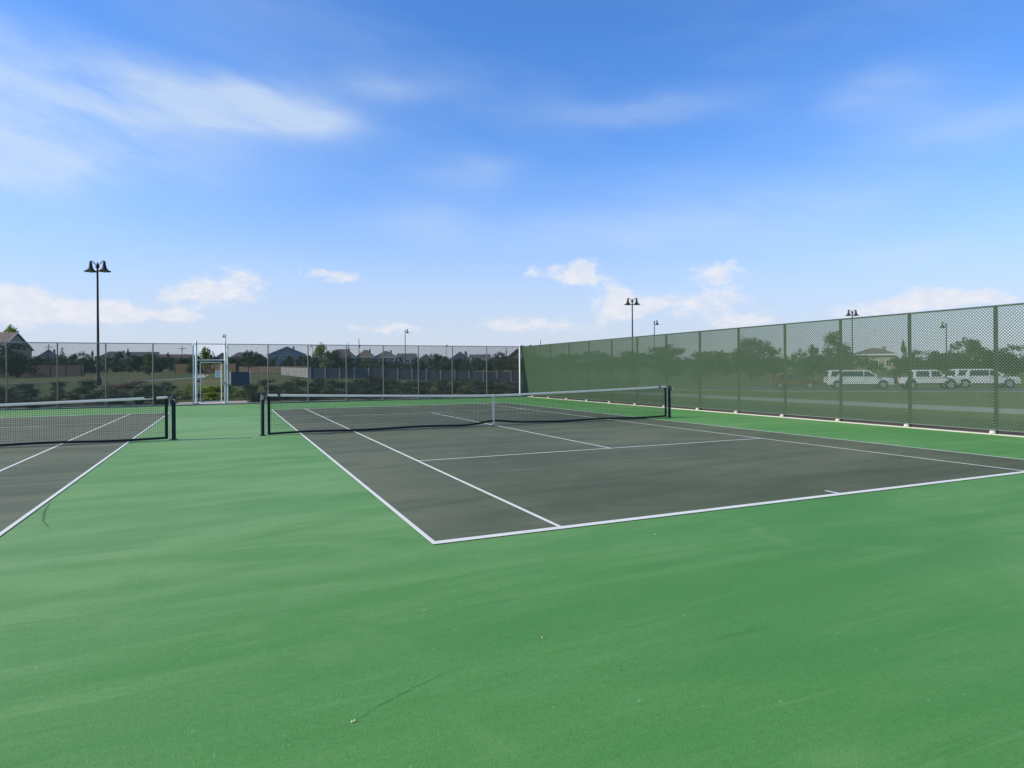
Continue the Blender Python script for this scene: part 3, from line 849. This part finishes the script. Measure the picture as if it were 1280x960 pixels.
def vehicle(name, label, cat, loc, rz, spec):
    t = thing(name, label, cat, (loc[0], loc[1], ter(*loc) + .016), rz, spec.get('group'))
    L, W, r = spec['L'], spec['W'], spec['r']
    wb = spec['wb']; sill = spec['sill']; paint = spec['paint']
    xr, xf = wb[0], wb[1]
    low = [(p[0], p[1]) for p in spec['rear']]
    prof = [(spec['rear_x'], sill)]
    prof += arc(xr, r * 1.13, sill) + arc(xf, r * 1.13, sill)
    prof += [(spec['front_x'], sill)] + spec['front'] + spec['belt'] + spec['rear']
    body = MB().prism(prof, -W / 2, W / 2, lambda x, z: .05 * max(0, (z - sill - .35)) + (.10 * sm(spec['front_x'] - .7, spec['front_x'], x)) + .06 * sm(spec['rear_x'] + .4, spec['rear_x'], x)).build('body', paint, t, .035)
    belt = spec['beltz']
    ins = lambda x, z: .05 + .34 * max(0, z - belt) * .75
    MB().prism(spec['cabin'], -W / 2, W / 2, ins).build('cabin', spec.get('cabin_paint', paint), t, .03)
    for sgn in (-1, 1):
        for poly in spec['windows']:
            mb = MB(); n = len(poly); vs = []
            for off in (-.035, .012):
                for (x, z) in poly: vs.append((x, sgn * (W / 2 - ins(x, z) + off), z))
            fs = [tuple(range(n, 2 * n)) if sgn < 0 else tuple(reversed(range(n, 2 * n)))]
            for i in range(n):
                j = (i + 1) % n; q = (i, j, n + j, n + i); fs.append(q if sgn < 0 else q[::-1])
            mb.add(vs, fs).build('side_window', 'car_glass', t)
        for (x, z) in spec['handles']:
            MB().box(x - .09, x + .09, sgn * (W / 2 - .01) - .025, sgn * (W / 2 - .01) + .025, z, z + .035).build('door_handle', spec.get('handle', 'trim_black'), t, .006)
        for x in spec['seams']:
            MB().box(x - .006, x + .006, sgn * (W / 2 - .012) - .02, sgn * (W / 2 - .012) + .016, sill + .12, belt - .02).build('door_seam', 'trim_black', t)
        MB().box(spec['mirror'] - .09, spec['mirror'] + .09, sgn * (W / 2 + .10) - .09, sgn * (W / 2 + .10) + .09, belt + .02, belt + .2).build('mirror', paint, t, .03)
        MB().box(spec['front_x'] - .22, spec['front_x'] + .012, sgn * (W / 2 - .27) - .14, sgn * (W / 2 - .27) + .14, spec['lampz'], spec['lampz'] + .15).build('headlight', 'lamp_clear', t, .02)
        MB().box(spec['rear_x'] - .02, spec['rear_x'] + .14, sgn * (W / 2 - .17) - .10, sgn * (W / 2 - .17) + .10, spec['lampz'] + .05, spec['lampz'] + .33).build('tail_light', 'lamp_red', t, .015)
        MB().box(xr + r * 1.2, xf - r * 1.2, sgn * (W / 2 - .03) - .05, sgn * (W / 2 - .03) + .05, sill - .06, sill + .06).build('sill', 'trim_black', t, .01)
        wheel(t, xr, sgn * (W / 2 - .13), r, sgn); wheel(t, xf, sgn * (W / 2 - .13), r, sgn)
        if spec.get('rails'):
            a, c, z = spec['rails']
            MB().tube([(a, sgn * (W / 2 - .30), z), (a + .1, sgn * (W / 2 - .30), z + .07), (c - .1, sgn * (W / 2 - .30), z + .07), (c, sgn * (W / 2 - .30), z)], .018, 6).build('roof_rail', 'trim_black', t)
    g = spec['cabin']
    for nm, (p, q) in (('windscreen', spec['screen']), ('rear_window', spec['back'])):
        p = Vector((p[0], 0, p[1])); q = Vector((q[0], 0, q[1])); d = (q - p); nrm = Vector((d.z, 0, -d.x)).normalized() * (.014 if d.z * 1 > 0 else .014)
        if nm == 'rear_window': nrm = -nrm
        a = p + d * .08; c = p + d * .9
        wa = W / 2 - ins(a.x, a.z) - .07; wc = W / 2 - ins(c.x, c.z) - .07
        vs = []
        for o in (-nrm * 2, nrm):
            vs += [a + o + Vector((0, -wa, 0)), a + o + Vector((0, wa, 0)), c + o + Vector((0, wc, 0)), c + o + Vector((0, -wc, 0))]
        MB().add(vs, [(4, 5, 6, 7), (3, 2, 1, 0), (0, 1, 5, 4), (1, 2, 6, 5), (2, 3, 7, 6), (3, 0, 4, 7)]).build(nm, 'car_glass', t)
    MB().box(spec['front_x'] - .12, spec['front_x'] + .07, -W / 2 + .12, W / 2 - .12, sill - .02, sill + .22).build('bumper', spec.get('bumper', 'trim_black'), t, .04)
    MB().box(spec['rear_x'] - .07, spec['rear_x'] + .12, -W / 2 + .1, W / 2 - .1, sill - .02, sill + .2).build('bumper', spec.get('bumper', 'trim_black'), t, .04)
    MB().box(spec['front_x'] - .05, spec['front_x'] + .015, -W / 2 + .45, W / 2 - .45, spec['lampz'] - .06, spec['lampz'] + .16).build('grille', 'trim_black', t, .01)
    if spec.get('spare'):
        sp = MB().lathe([(.001, -.11), (.3, -.11), (.36, -.06), (.36, .08), (.001, .1)], 20, axis='y').build('spare_wheel', 'tyre', t)
        sp.location = (spec['rear_x'] - .12, 0, .92); sp.rotation_euler = (0, 0, R(90))
    return t

def suv_spec(L, r=.385, **kw):
    rx, fx = -L / 2, L / 2
    s = dict(L=L, W=1.88, r=r, wb=(rx + .93, fx - .88), sill=.42, paint='car_white', rear_x=rx, front_x=fx, beltz=1.12, lampz=.78,
             front=[(fx + .02, .62), (fx, .92), (fx - .10, 1.02)],
             belt=[(fx - 1.25, 1.12), (rx + .1, 1.14)], rear=[(rx + .01, 1.0), (rx - .02, .62)],
             cabin=[(fx - 1.18, 1.08), (fx - 1.95, 1.70), (fx - 2.3, 1.77), (rx + .55, 1.77), (rx + .22, 1.70), (rx + .06, 1.10)],
             windows=[[(fx - 1.45, 1.17), (fx - 2.02, 1.62), (fx - 2.42, 1.66), (fx - 2.42, 1.17)], [(fx - 2.5, 1.17), (fx - 2.5, 1.66), (rx + 1.42, 1.66), (rx + 1.22, 1.17)],
                      [(rx + .86, 1.17), (rx + 1.14, 1.66), (rx + .5, 1.66), (rx + .32, 1.2)]],
             screen=((fx - 1.18, 1.08), (fx - 1.95, 1.70)), back=((rx + .06, 1.10), (rx + .22, 1.70)),
             handles=[(fx - 2.28, .98), (rx + 1.5, .98)], seams=[fx - 1.5, fx - 2.46, rx + 1.3], mirror=fx - 1.5, rails=(rx + .5, fx - 2.3, 1.765))
    s.update(kw); return s

ROW = math.atan2(-.656, .755)
vehicle('parked_suv', 'long white station wagon parked behind the side fence, closest to the red car', 'car', (46.5, 24.1), ROW, suv_spec(5.55, group='vehicles parked along the street'))
vehicle('parked_suv', 'white sport utility car with roof rails, parked ahead of the white pickup', 'car', (57.1, 19.4), ROW + R(3), suv_spec(5.35, r=.41, group='vehicles parked along the street', bumper='car_white'))
rx, fx = -2.4, 2.4
vehicle('parked_pickup', 'white crew-cab pickup with short open bed and spare wheel, between two white cars', 'pickup', (50.8, 20.5), ROW, dict(
    L=4.8, W=1.85, r=.41, wb=(rx + .95, fx - .78), sill=.52, paint='car_white', rear_x=rx, front_x=fx, beltz=1.12, lampz=.82,
    front=[(fx + .01, .7), (fx, 1.05), (fx - .05, 1.10)], belt=[(fx - 1.25, 1.13), (rx + 1.2, 1.12), (rx + 1.15, 1.10), (rx + .03, 1.08)], rear=[(rx, 1.0), (rx, .7)],
    cabin=[(fx - 1.2, 1.1), (fx - 1.62, 1.70), (fx - 1.75, 1.77), (rx + 1.35, 1.77), (rx + 1.2, 1.70), (rx + 1.1, 1.10)],
    windows=[[(fx - 1.38, 1.16), (fx - 1.72, 1.66), (fx - 2.25, 1.66), (fx - 2.25, 1.16)], [(fx - 2.42, 1.16), (fx - 2.42, 1.66), (rx + 1.4, 1.66), (rx + 1.32, 1.16)]],
    screen=((fx - 1.2, 1.1), (fx - 1.62, 1.70)), back=((rx + 1.1, 1.10), (rx + 1.2, 1.70)),
    handles=[(fx - 2.15, .98), (rx + 1.55, .98)], seams=[fx - 1.35, fx - 2.33, rx + 1.22], mirror=fx - 1.38, spare=True, group='vehicles parked along the street'))
rx, fx = -2.1, 2.1
vehicle('parked_hatchback', 'dark red hatchback parked behind the side fence beyond the white cars', 'car', (42.7, 28.0), ROW, dict(
    L=4.2, W=1.76, r=.31, wb=(rx + .78, fx - .8), sill=.30, paint='car_red', rear_x=rx, front_x=fx, beltz=.92, lampz=.60, bumper='car_red',
    front=[(fx + .03, .42), (fx, .66), (fx - .12, .74)], belt=[(fx - 1.15, .92), (rx + .08, .96)], rear=[(rx, .85), (rx - .02, .45)],
    cabin=[(fx - 1.0, .9), (fx - 1.75, 1.34), (fx - 2.15, 1.44), (rx + 1.1, 1.46), (rx + .5, 1.34), (rx + .1, .94)],
    windows=[[(fx - 1.35, .97), (fx - 1.85, 1.27), (fx - 2.25, 1.36), (fx - 2.25, .97)], [(fx - 2.33, .97), (fx - 2.33, 1.36), (rx + 1.05, 1.36), (rx + .62, 1.0)]],
    screen=((fx - 1.0, .9), (fx - 1.75, 1.34)), back=((rx + .1, .94), (rx + .5, 1.34)),
    handles=[(fx - 2.1, .82), (rx + 1.15, .84)], seams=[fx - 1.35, fx - 2.29, rx + .95], mirror=fx - 1.35, handle='car_red', group='vehicles parked along the street'))

# ---------------------------------------------------------------- houses
def house(i, x, y, w, eave, ridge, roof, colour, label):
    w = max(w, 8.0); d = 10.0 if w < 16 else 12.0
    z0 = ter(x, y) - .15
    view = math.atan2(x + 7, y + 18)
    t = thing('house', label, 'house', (x, y, z0), -view + R(random.uniform(-6, 6) - (38 if i == 0 else 0)), 'houses beyond the park')
    wall = MB().box(-w / 2, w / 2, -d / 2, d / 2, 0, eave)
    e = .45; rm = 'roof_brown' if colour in ('tan', 'brown') else 'roof_grey'
    wm = 'wall_' + colour
    if roof == 'front':
        wall.add([(-w / 2, -d / 2, eave), (w / 2, -d / 2, eave), (0, -d / 2, ridge - .12), (-w / 2, d / 2, eave), (w / 2, d / 2, eave), (0, d / 2, ridge - .12)], [(0, 1, 2), (4, 3, 5), (0, 2, 5, 3), (2, 1, 4, 5)])
    elif roof == 'side':
        wall.add([(-w / 2, -d / 2, eave), (-w / 2, d / 2, eave), (-w / 2, 0, ridge - .12), (w / 2, -d / 2, eave), (w / 2, d / 2, eave), (w / 2, 0, ridge - .12)], [(1, 0, 2), (3, 4, 5), (0, 3, 5, 2), (4, 1, 2, 5)])
    wall.build('wall', wm, t)
    r = MB(); th = .18
    if roof == 'hip':
        k = min(w, d) * .42; zz = eave
        a = [(-w / 2 - e, -d / 2 - e, zz), (w / 2 + e, -d / 2 - e, zz), (w / 2 + e, d / 2 + e, zz), (-w / 2 - e, d / 2 + e, zz)]
        lo = [(p[0], p[1], zz - th) for p in a]
        rl = max(w / 2 - k, .6)
        tp = [(-rl, 0, ridge), (rl, 0, ridge)]
        r.add(lo + a + tp, [(3, 2, 1, 0), (0, 1, 5, 4), (1, 2, 6, 5), (2, 3, 7, 6), (3, 0, 4, 7), (4, 5, 9, 8), (5, 6, 9), (6, 7, 8, 9), (7, 4, 8)])
    else:
        if roof == 'front': A, B, sw = w / 2, d / 2, False
        else: A, B, sw = d / 2, w / 2, True
        sl = (ridge - eave) / A
        pts = [(-A - e, eave - sl * e), (0, ridge), (A + e, eave - sl * e), (A + e, eave - sl * e + th), (0, ridge + th), (-A - e, eave - sl * e + th)]
        vs = []
        for q in (-B - e, B + e):
            for u, z in pts: vs.append((u, q, z) if not sw else (q, u, z))
        fs = [(0, 1, 4, 5), (1, 2, 3, 4), (6 + 5, 6 + 4, 6 + 1, 6 + 0), (6 + 4, 6 + 3, 6 + 2, 6 + 1)]
        for k in range(6):
            j = (k + 1) % 6; fs.append((j, k, 6 + k, 6 + j))
        r.add(vs, fs)
    ro = r.build('roof', rm, t)
    MB().box(w * .18, w * .18 + .8, .4, 1.2, ridge - 1.6, ridge + .35).build('chimney', 'wall_brown', ro)
    if roof == 'front':
        for sgn in (-1, 1):
            sl = (ridge - eave) / (w / 2)
            MB().bar((sgn * (w / 2 + e + .02), -d / 2 - e - .03, eave - sl * e + .02), (0, -d / 2 - e - .03, ridge + .05), .26, .05, (0, 1, 0)).build('barge_board', 'trim_white', ro)
    else:
        MB().box(-w / 2 - e, w / 2 + e, -d / 2 - e - .06, -d / 2 - e - .004, eave - .3 - (0 if roof == 'hip' else (ridge - eave) / (d / 2) * e - .1), eave - .02 - (0 if roof == 'hip' else (ridge - eave) / (d / 2) * e - .1)).build('fascia', 'trim_white', ro)
        if roof == 'side':
            sl = (ridge - eave) / (d / 2)
            for sgn in (-1, 1):
                MB().bar((w / 2 + e + .03, sgn * (d / 2 + e), eave - sl * e + .03), (w / 2 + e + .03, 0, ridge + .06), .26, .05, (1, 0, 0)).build('barge_board', 'trim_white', ro)
    rnd = random.Random(i)
    nwin = max(2, int(w / 2.6)); yf = -d / 2
    storeys = [(.9, 1.3)] if eave < 3.9 else [(.9, 1.4), (eave - 1.75, 1.2)]
    for si, (zs, wh) in enumerate(storeys):
        for k in range(nwin):
            cx = -w / 2 + w * (k + .5) / nwin + rnd.uniform(-.15, .15)
            if si == 0 and k == nwin // 2:
                dr = MB().box(cx - .9, cx + .9, yf - .06, yf - .004, .1, 2.25).build('patio_door', 'trim_white', t)
                MB().box(cx - .78, cx - .04, yf - .075, yf - .063, .2, 2.12).build('pane', 'window_glass', dr)
                MB().box(cx + .04, cx + .78, yf - .075, yf - .063, .2, 2.12).build('pane', 'window_glass', dr)
                continue
            ww = rnd.choice((.5, .6, .75))
            fr = MB().box(cx - ww - .1, cx + ww + .1, yf - .07, yf - .004, zs - .1, zs + wh + .1).build('window', 'trim_white', t)
            MB().box(cx - ww, cx - .03, yf - .085, yf - .073, zs, zs + wh).build('pane', 'window_glass', fr)
            MB().box(cx + .03, cx + ww, yf - .085, yf - .073, zs, zs + wh).build('pane', 'window_glass', fr)
    if roof == 'front' and ridge - eave > 2.4:
        fr = MB().box(-.55, .55, yf - .07, yf - .004, eave + .1, eave + 1.1).build('window', 'trim_white', t)
        MB().box(-.45, .45, yf - .085, yf - .073, eave + .2, eave + 1.0).build('pane', 'window_glass', fr)

HOUSE_LABELS = [
    'large tan house with brown side-gabled roof topping the far fence beside a bright tree',
    'small grey front-gabled house beside the utility pole and conifers',
    'blue-grey hip-roofed house behind the tall twin lamp', 'grey side-gabled house behind reddish young trees',
    'low brown side-gabled house just beside the gate', 'tan front-gabled house seen through the gate opening',
    'wide grey hip-roofed house behind the blue board', 'big blue-grey house with front gable and rows of windows above the picket fence',
    'narrow white side-gabled house beside the bright green tree', 'grey hip-roofed house with dark roof behind the bright green tree',
    'tan hip-roofed house with two thin poles in front', 'blue-grey hip-roofed house beside a conifer', 'white side-gabled house behind a single-headed lamp',
    'tan front-gabled house with a round dark tree next to it', 'grey front-gabled house behind a tall conifer', 'blue-grey side-gabled house with flat dark roofline',
    'dark house whose steep gable rises behind the fence corner', 'grey hip-roofed house hidden behind the solid-looking side fence', 'tan hip-roofed house behind trees and the side fence',
    'white front-gabled house above the red car', 'tan hip-roofed house behind the white station wagon', 'tan hip-roofed house past the end of the parked cars']
for i, hh in enumerate(HOUSES): house(i, *hh, HOUSE_LABELS[i])

# ---------------------------------------------------------------- trees and shrubs
def leaf_cloud(rnd, lobes, n, size):
    mb = MB()
    tot = sum(l[3] ** 2 for l in lobes)
    for cx, cy, cz, r, fz in lobes:
        for _ in range(int(n * r * r / tot)):
            while True:
                v = Vector((rnd.gauss(0, 1), rnd.gauss(0, 1), rnd.gauss(0, 1)))
                if v.length > .1: break
            v.normalize(); q = r * (rnd.random() ** .45) * rnd.uniform(.8, 1.12)
            p = Vector((cx + v.x * q, cy + v.y * q, cz + v.z * q * fz))
            nn = (v + Vector((rnd.uniform(-.8, .8), rnd.uniform(-.8, .8), rnd.uniform(-.4, .9)))).normalized()
            a = nn.orthogonal().normalized(); a.rotate(Matrix.Rotation(rnd.uniform(0, 6.28), 3, nn)); c = nn.cross(a)
            s = size * rnd.uniform(.6, 1.25)
            mb.add([p - a * s, p + c * s * .55 + nn * s * .1, p + a * s, p - c * s * .55 + nn * s * .1], [(0, 1, 2, 3)])
    return mb

def tree_proto(kind, seed):
    """unit tree: height 1, crown width 1 (scaled per tree); returns (crown mesh, trunk mesh)"""
    rnd = random.Random(seed); tr = MB()
    if kind == 'c':
        mb = MB(); lobes = []
        lv = 13
        for k in range(lv):
            z = .10 + .86 * k / lv; rad = .46 * (1 - z) + .02
            m = max(3, int(9 * (1 - z)) + 2)
            for j in range(m):
                a = 6.283 * j / m + rnd.uniform(-.3, .3); q = rad * rnd.uniform(.45, .95)
                lobes.append((q * math.cos(a), q * math.sin(a), z - .04 * q, .05 + .12 * (1 - z), .5))
        crown = leaf_cloud(rnd, lobes, 2200, .026)
        tr.tube([(0, 0, -.02), (0, 0, .5), (0, 0, .95)], [.035, .02, .004], 7)
    else:
        young = kind == 'y'
        z0, z1 = (.42, 1.0) if young else ((.24, 1.0) if kind == 'b' else (.04, 1.0))
        lobes = []; m = 9 if young else (15 if kind == 'b' else 20)
        for k in range(m):
            a = rnd.uniform(0, 6.283); q = rnd.random() ** .6 * (.30 if young else .33)
            z = rnd.uniform(z0 + .10, z1 - .12)
            w = math.sin(math.pi * min(1, max(.12, (z - z0) / (z1 - z0)))) ** .5
            r = rnd.uniform(.07, .13) if young else (rnd.uniform(.09, .15) if kind == 'b' else rnd.uniform(.13, .22))
            lobes.append((q * w * math.cos(a), q * w * math.sin(a), z, r, .8 if young else .75))
        lobes.append((rnd.uniform(-.06, .06), rnd.uniform(-.06, .06), z1 - .1, .1, 1.0))
        crown = leaf_cloud(rnd, lobes, 700 if young else (1300 if kind == 'b' else 2800), .034 if young else .030)
        tr.tube([(0, 0, -.02), (.012, .005, .25), (-.008, .01, .55), (0, 0, .8)], [.03 if not young else .02, .022 if not young else .015, .013, .004], 7)
        for lx, ly, lz, lr, f in lobes[:9]:
            zb = max(.18, lz - .28)
            tr.tube([(0, 0, zb), (lx * .5, ly * .5, (zb + lz) / 2 - .02), (lx, ly, lz)], [.011, .007, .003], 5)
    return crown.mesh('crown'), tr.mesh('trunk')

PROTO = {k: [tree_proto(k, 100 + 7 * j + ord(k)) for j in range(n)] for k, n in (('d', 4), ('c', 3), ('y', 3))}
PROTO['m'] = [tree_proto('d', 300 + j) for j in range(3)]
PROTO['b'] = [tree_proto('b', 400 + j) for j in range(2)]
LEAFMAT = {'d': 'leaf_dark', 'm': 'leaf_mid', 'b': 'leaf_bright', 'c': 'leaf_conifer', 'y': 'leaf_mid'}
TREELAB = {'d': 'dense dark green broadleaf tree among the far houses and gardens', 'm': 'mid green rounded tree among the far houses and gardens', 'c': 'dark conical conifer in the far gardens',
           'y': 'slender sparse young tree with thin trunk out in the park'}
TREECAT = {'d': 'tree', 'm': 'tree', 'c': 'conifer', 'y': 'tree', 'b': 'tree'}
SPECIAL = {0: 'bright green tree behind the large tan house at the fence top', 17: 'bright yellow-green tree seen through the gate opening', 26: 'bright green leafy tree rising above the far fence beside the gabled house'}
HSHORT = ['large tan house topping the far fence', 'small grey gabled house by the utility pole', 'blue-grey house behind the tall twin lamp', 'grey side-gabled house', 'low brown house beside the gate', 'tan house seen through the gate', 'wide grey house behind the blue board',
          'big blue-grey house above the picket fence', 'narrow white house', 'grey house with dark hip roof', 'tan house with the thin poles', 'blue-grey hip-roofed house', 'white house behind the single lamp', 'tan front-gabled house', 'grey gabled house behind the conifer', 'blue-grey house with flat roofline',
          'dark gable at the fence corner', 'grey house behind the solid-looking fence', 'tan house behind the side fence', 'white gabled house above the red car', 'tan house behind the station wagon', 'tan house past the parked cars']
def nearest_house(x, y):
    a = math.atan2(x + 7.25, y + 17.7)
    return min(range(len(HOUSES)), key=lambda j: abs(math.atan2(HOUSES[j][0] + 7.25, HOUSES[j][1] + 17.7) - a))
KIND = {'d': 'dense dark green tree', 'm': 'mid green rounded tree', 'c': 'dark conical conifer', 'y': 'slender sparse young tree', 'b': 'bright green tree'}
cnt = {k: 0 for k in PROTO}
for i, (x, y, h, w, k) in enumerate(TREES):
    cm, tm = PROTO[k][cnt[k] % len(PROTO[k])]; cnt[k] += 1
    side = x > 40 and y < 95
    lab = SPECIAL.get(i) or ('small ' if h < 3.4 else 'tall ' if h > 4.3 else '') + KIND[k] + ' standing before the ' + HSHORT[nearest_house(x, y)]
    grp = None if i in SPECIAL else 'garden and street trees around the courts'
    t = thing('conifer_tree' if k == 'c' else 'tree', lab, TREECAT[k], (x, y, ter(x, y) - .05), random.uniform(0, 6.28), grp)
    w = max(w * (1.45 if k in 'dm' else 1.18), h * .34)
    t.scale = (w, w, h * 1.03)
    obj('crown', cm, LEAFMAT[k], t); obj('trunk', tm, 'bark', t)

def shrub_proto(seed, style):
    rnd = random.Random(seed)
    if style == 'grass':
        mb = MB()
        for _ in range(260):
            a = rnd.uniform(0, 6.283); r0 = rnd.uniform(0, .18); out = rnd.uniform(.1, .5); hh = rnd.uniform(.6, 1.05)
            ca, sa = math.cos(a), math.sin(a); w = .014
            p0 = (r0 * ca, r0 * sa, -.03); p1 = ((r0 + out * .35) * ca, (r0 + out * .35) * sa, hh * .65); p2 = ((r0 + out) * ca, (r0 + out) * sa, hh)
            mb.add([(p0[0] - sa * w, p0[1] + ca * w, p0[2]), (p0[0] + sa * w, p0[1] - ca * w, p0[2]), (p1[0] + sa * w, p1[1] - ca * w, p1[2]), (p1[0] - sa * w, p1[1] + ca * w, p1[2]), p2], [(0, 1, 2, 3), (3, 2, 4)])
        return mb.mesh('blades')
    lobes = []
    for k in range(9):
        a = rnd.uniform(0, 6.283); q = rnd.uniform(0, .34)
        lobes.append((q * math.cos(a), q * math.sin(a), rnd.uniform(.2, .72), rnd.uniform(.16, .27), .85))
    return leaf_cloud(rnd, lobes, 520, .055).mesh('leaves')
SH = [shrub_proto(500 + i, 'leaf') for i in range(4)]; SG = [shrub_proto(600 + i, 'grass') for i in range(3)]
rs = random.Random(21)
SHRUB = {'leaf_mid': ('rounded green shrub in the planting strip beyond the far fence', 'green shrubs'), 'leaf_olive': ('olive yellow shrub in the planting strip beyond the far fence', 'olive shrubs'),
         'leaf_sage': ('tuft of sage green ornamental grass in the planting strip beyond the far fence', 'ornamental grasses'), 'leaf_rust': ('rust brown shrub in the planting strip beyond the far fence', 'rust shrubs'),
         'leaf_bright': ('bright yellow-green shrub just outside the gate', 'shrubs at the gate'), 'leaf_dark': ('dark green shrub in the planting strip beyond the far fence', 'dark shrubs')}
SMESH = {}
def shrub(x, y, w, h, mat):
    base = rs.choice(SG if mat == 'leaf_sage' else SH)
    key = (base.name, mat)
    if key not in SMESH:
        me = base.copy(); me.materials.clear(); me.materials.append(MATS[mat]); SMESH[key] = me
    lab, grp = SHRUB[mat]
    zone = ('near the tall twin lamp' if x < -13.5 else 'just beside the gate' if x < -9 else 'around the blue board' if x < -3.2 else 'in front of the picket fence' if x < 2 else 'in front of the slatted fence')
    size = 'low' if h < .62 else 'mid-height' if h < .8 else 'tall'
    if mat != 'leaf_bright':
        lab = size + ' ' + lab.replace('in the planting strip beyond the far fence', ('close to the fence mesh, ' if y < 23.8 else 'well behind the fence, ') + zone)
    o = obj('ornamental_grass' if mat == 'leaf_sage' else 'shrub', SMESH[key], None)
    o.location = (x, y, max(ter(x, y), -.01) - .02); o.rotation_euler = (0, 0, rs.uniform(0, 6.28)); o.scale = (w, w, h)
    tag(o, lab, 'grass' if mat == 'leaf_sage' else 'shrub', grp)
n = 0
for row, (yy, hmin, hmax) in enumerate(((20.6, .45, .8), (22.6, .55, .95), (25.2, .55, 1.0), (28.5, .55, 1.05), (33, .5, 1.0))):
    x = -22.0 - row * 1.2
    while x < 13 + row * 3.5:
        x += rs.uniform(.9, 1.6) * (1 + row * .22) * (.62 if x > -6 else .85)
        y = yy + rs.uniform(-.8, .8)
        if y < 22 and -9.8 < x < -6.0: continue
        if -10.1 < x < -6.3 and y < 36: continue
        if abs(x + 6.4) < 1.3 and abs(y - 32) < 2: continue
        mat = rs.choice(('leaf_mid', 'leaf_dark', 'leaf_dark', 'leaf_sage', 'leaf_olive', 'leaf_mid', 'leaf_dark' if x > -6 else 'leaf_rust'))
        shrub(x, y, rs.uniform(1.0, 1.7) * (1 + .12 * row), rs.uniform(hmin, hmax), mat)
for x, y, w, h in ((-8.9, 23.2, 1.5, .75), (-8.35, 24.2, 1.6, .8), (-6.6, 23.6, 1.5, .7), (-7.9, 26.2, 1.8, .85), (-6.9, 25.4, 1.5, .7), (-9.6, 25.5, 1.6, .8), (-8.2, 28.2, 1.8, .7), (-7.2, 29.5, 1.8, .75), (-9.2, 30.5, 1.9, .7), (-8.2, 22.3, 1.3, .6), (-7.3, 22.4, 1.2, .55)):
    shrub(x, y, w, h, 'leaf_bright')
for x, y in ((56.0, 9.4), (58.2, 7.6), (54.4, 8.6)):
    me = SH[1].copy(); me.materials.clear(); me.materials.append(MATS['leaf_olive'])
    o = obj('shrub', me, None); o.location = (x, y, ter(x, y) - .02); o.scale = (2.4, 2.4, 1.9)
    tag(o, 'olive yellow shrub beside the street past the parked white cars', 'shrub', 'shrubs beside the street')

# a far wood that closes the view between the houses
def far_wood():
    rnd = random.Random(5); mb = MB()
    for k in range(300):
        a = R(-22 + 95 * k / 300 + rnd.uniform(-.2, .2)); dd = rnd.uniform(300, 345) if a < R(36) else rnd.uniform(150, 190)
        x = -7 + dd * math.sin(a); y = -18 + dd * math.cos(a); z = ter(x, y)
        h = rnd.uniform(3.5, 6.0) * (dd / 320); r = rnd.uniform(1.6, 2.8) * (dd / 320) + .6
        lob = [(x + rnd.uniform(-r, r), y + rnd.uniform(-1, 1), z + h * rnd.uniform(.2, .85), r * rnd.uniform(.6, 1), .9) for _ in range(4)]
        c = leaf_cloud(rnd, lob, 110, .62 * (dd / 320) + .1); mb.add(c.v, c.f)
    o = mb.build('distant_woodland', 'leaf_dark')
    stuff(o); o['label'] = 'dark band of distant woodland behind the houses'; o['category'] = 'woodland'
far_wood()

def garden_belt():
    rnd = random.Random(9); mb = MB()
    for k in range(230):
        a = R(-20 + 52 * k / 230 + rnd.uniform(-.15, .15)); dd = rnd.uniform(165, 200)
        x = -7 + dd * math.sin(a); y = -18 + dd * math.cos(a); z = ter(x, y)
        h = rnd.uniform(1.6, 3.6) if rnd.random() < .8 else rnd.uniform(3.5, 4.6); r = rnd.uniform(.8, 1.6)
        lob = [(x + rnd.uniform(-r, r), y + rnd.uniform(-1, 1), z + h * q, r * rnd.uniform(.6, 1), .9) for q in (.15, .45, .8)]
        c = leaf_cloud(rnd, lob, 90, .36); mb.add(c.v, c.f)
    o = stuff(mb.build('garden_hedges', 'leaf_dark')); o['label'] = 'mass of dark garden hedges in front of the far houses'; o['category'] = 'hedge'
garden_belt()

# ---------------------------------------------------------------- small litter on the court
for x, y, rz, s in ((-6.72, -14.67, .4, .012), (-5.5, -14.2, 1.2, .011), (-2.84, -14.97, 2.0, .010), (-3.4, -12.48, .9, .014), (-5.31, -14.75, 2.6, .008)):
    mb = MB(); mb.add([(-s, 0, .002), (-s * .3, s * .5, .010), (s * .5, s * .42, .006), (s, 0, .012), (s * .4, -s * .45, .004), (-s * .4, -s * .4, .009)], [(0, 1, 5), (1, 2, 4, 5), (2, 3, 4)])
    o = mb.build('fallen_leaf', 'dry_leaf'); o.location = (x, y, .001); o.rotation_euler = (0, 0, rz)
    tag(o, 'tiny pale dry leaf scrap lying on the green court', 'leaf', 'leaf scraps on the court')
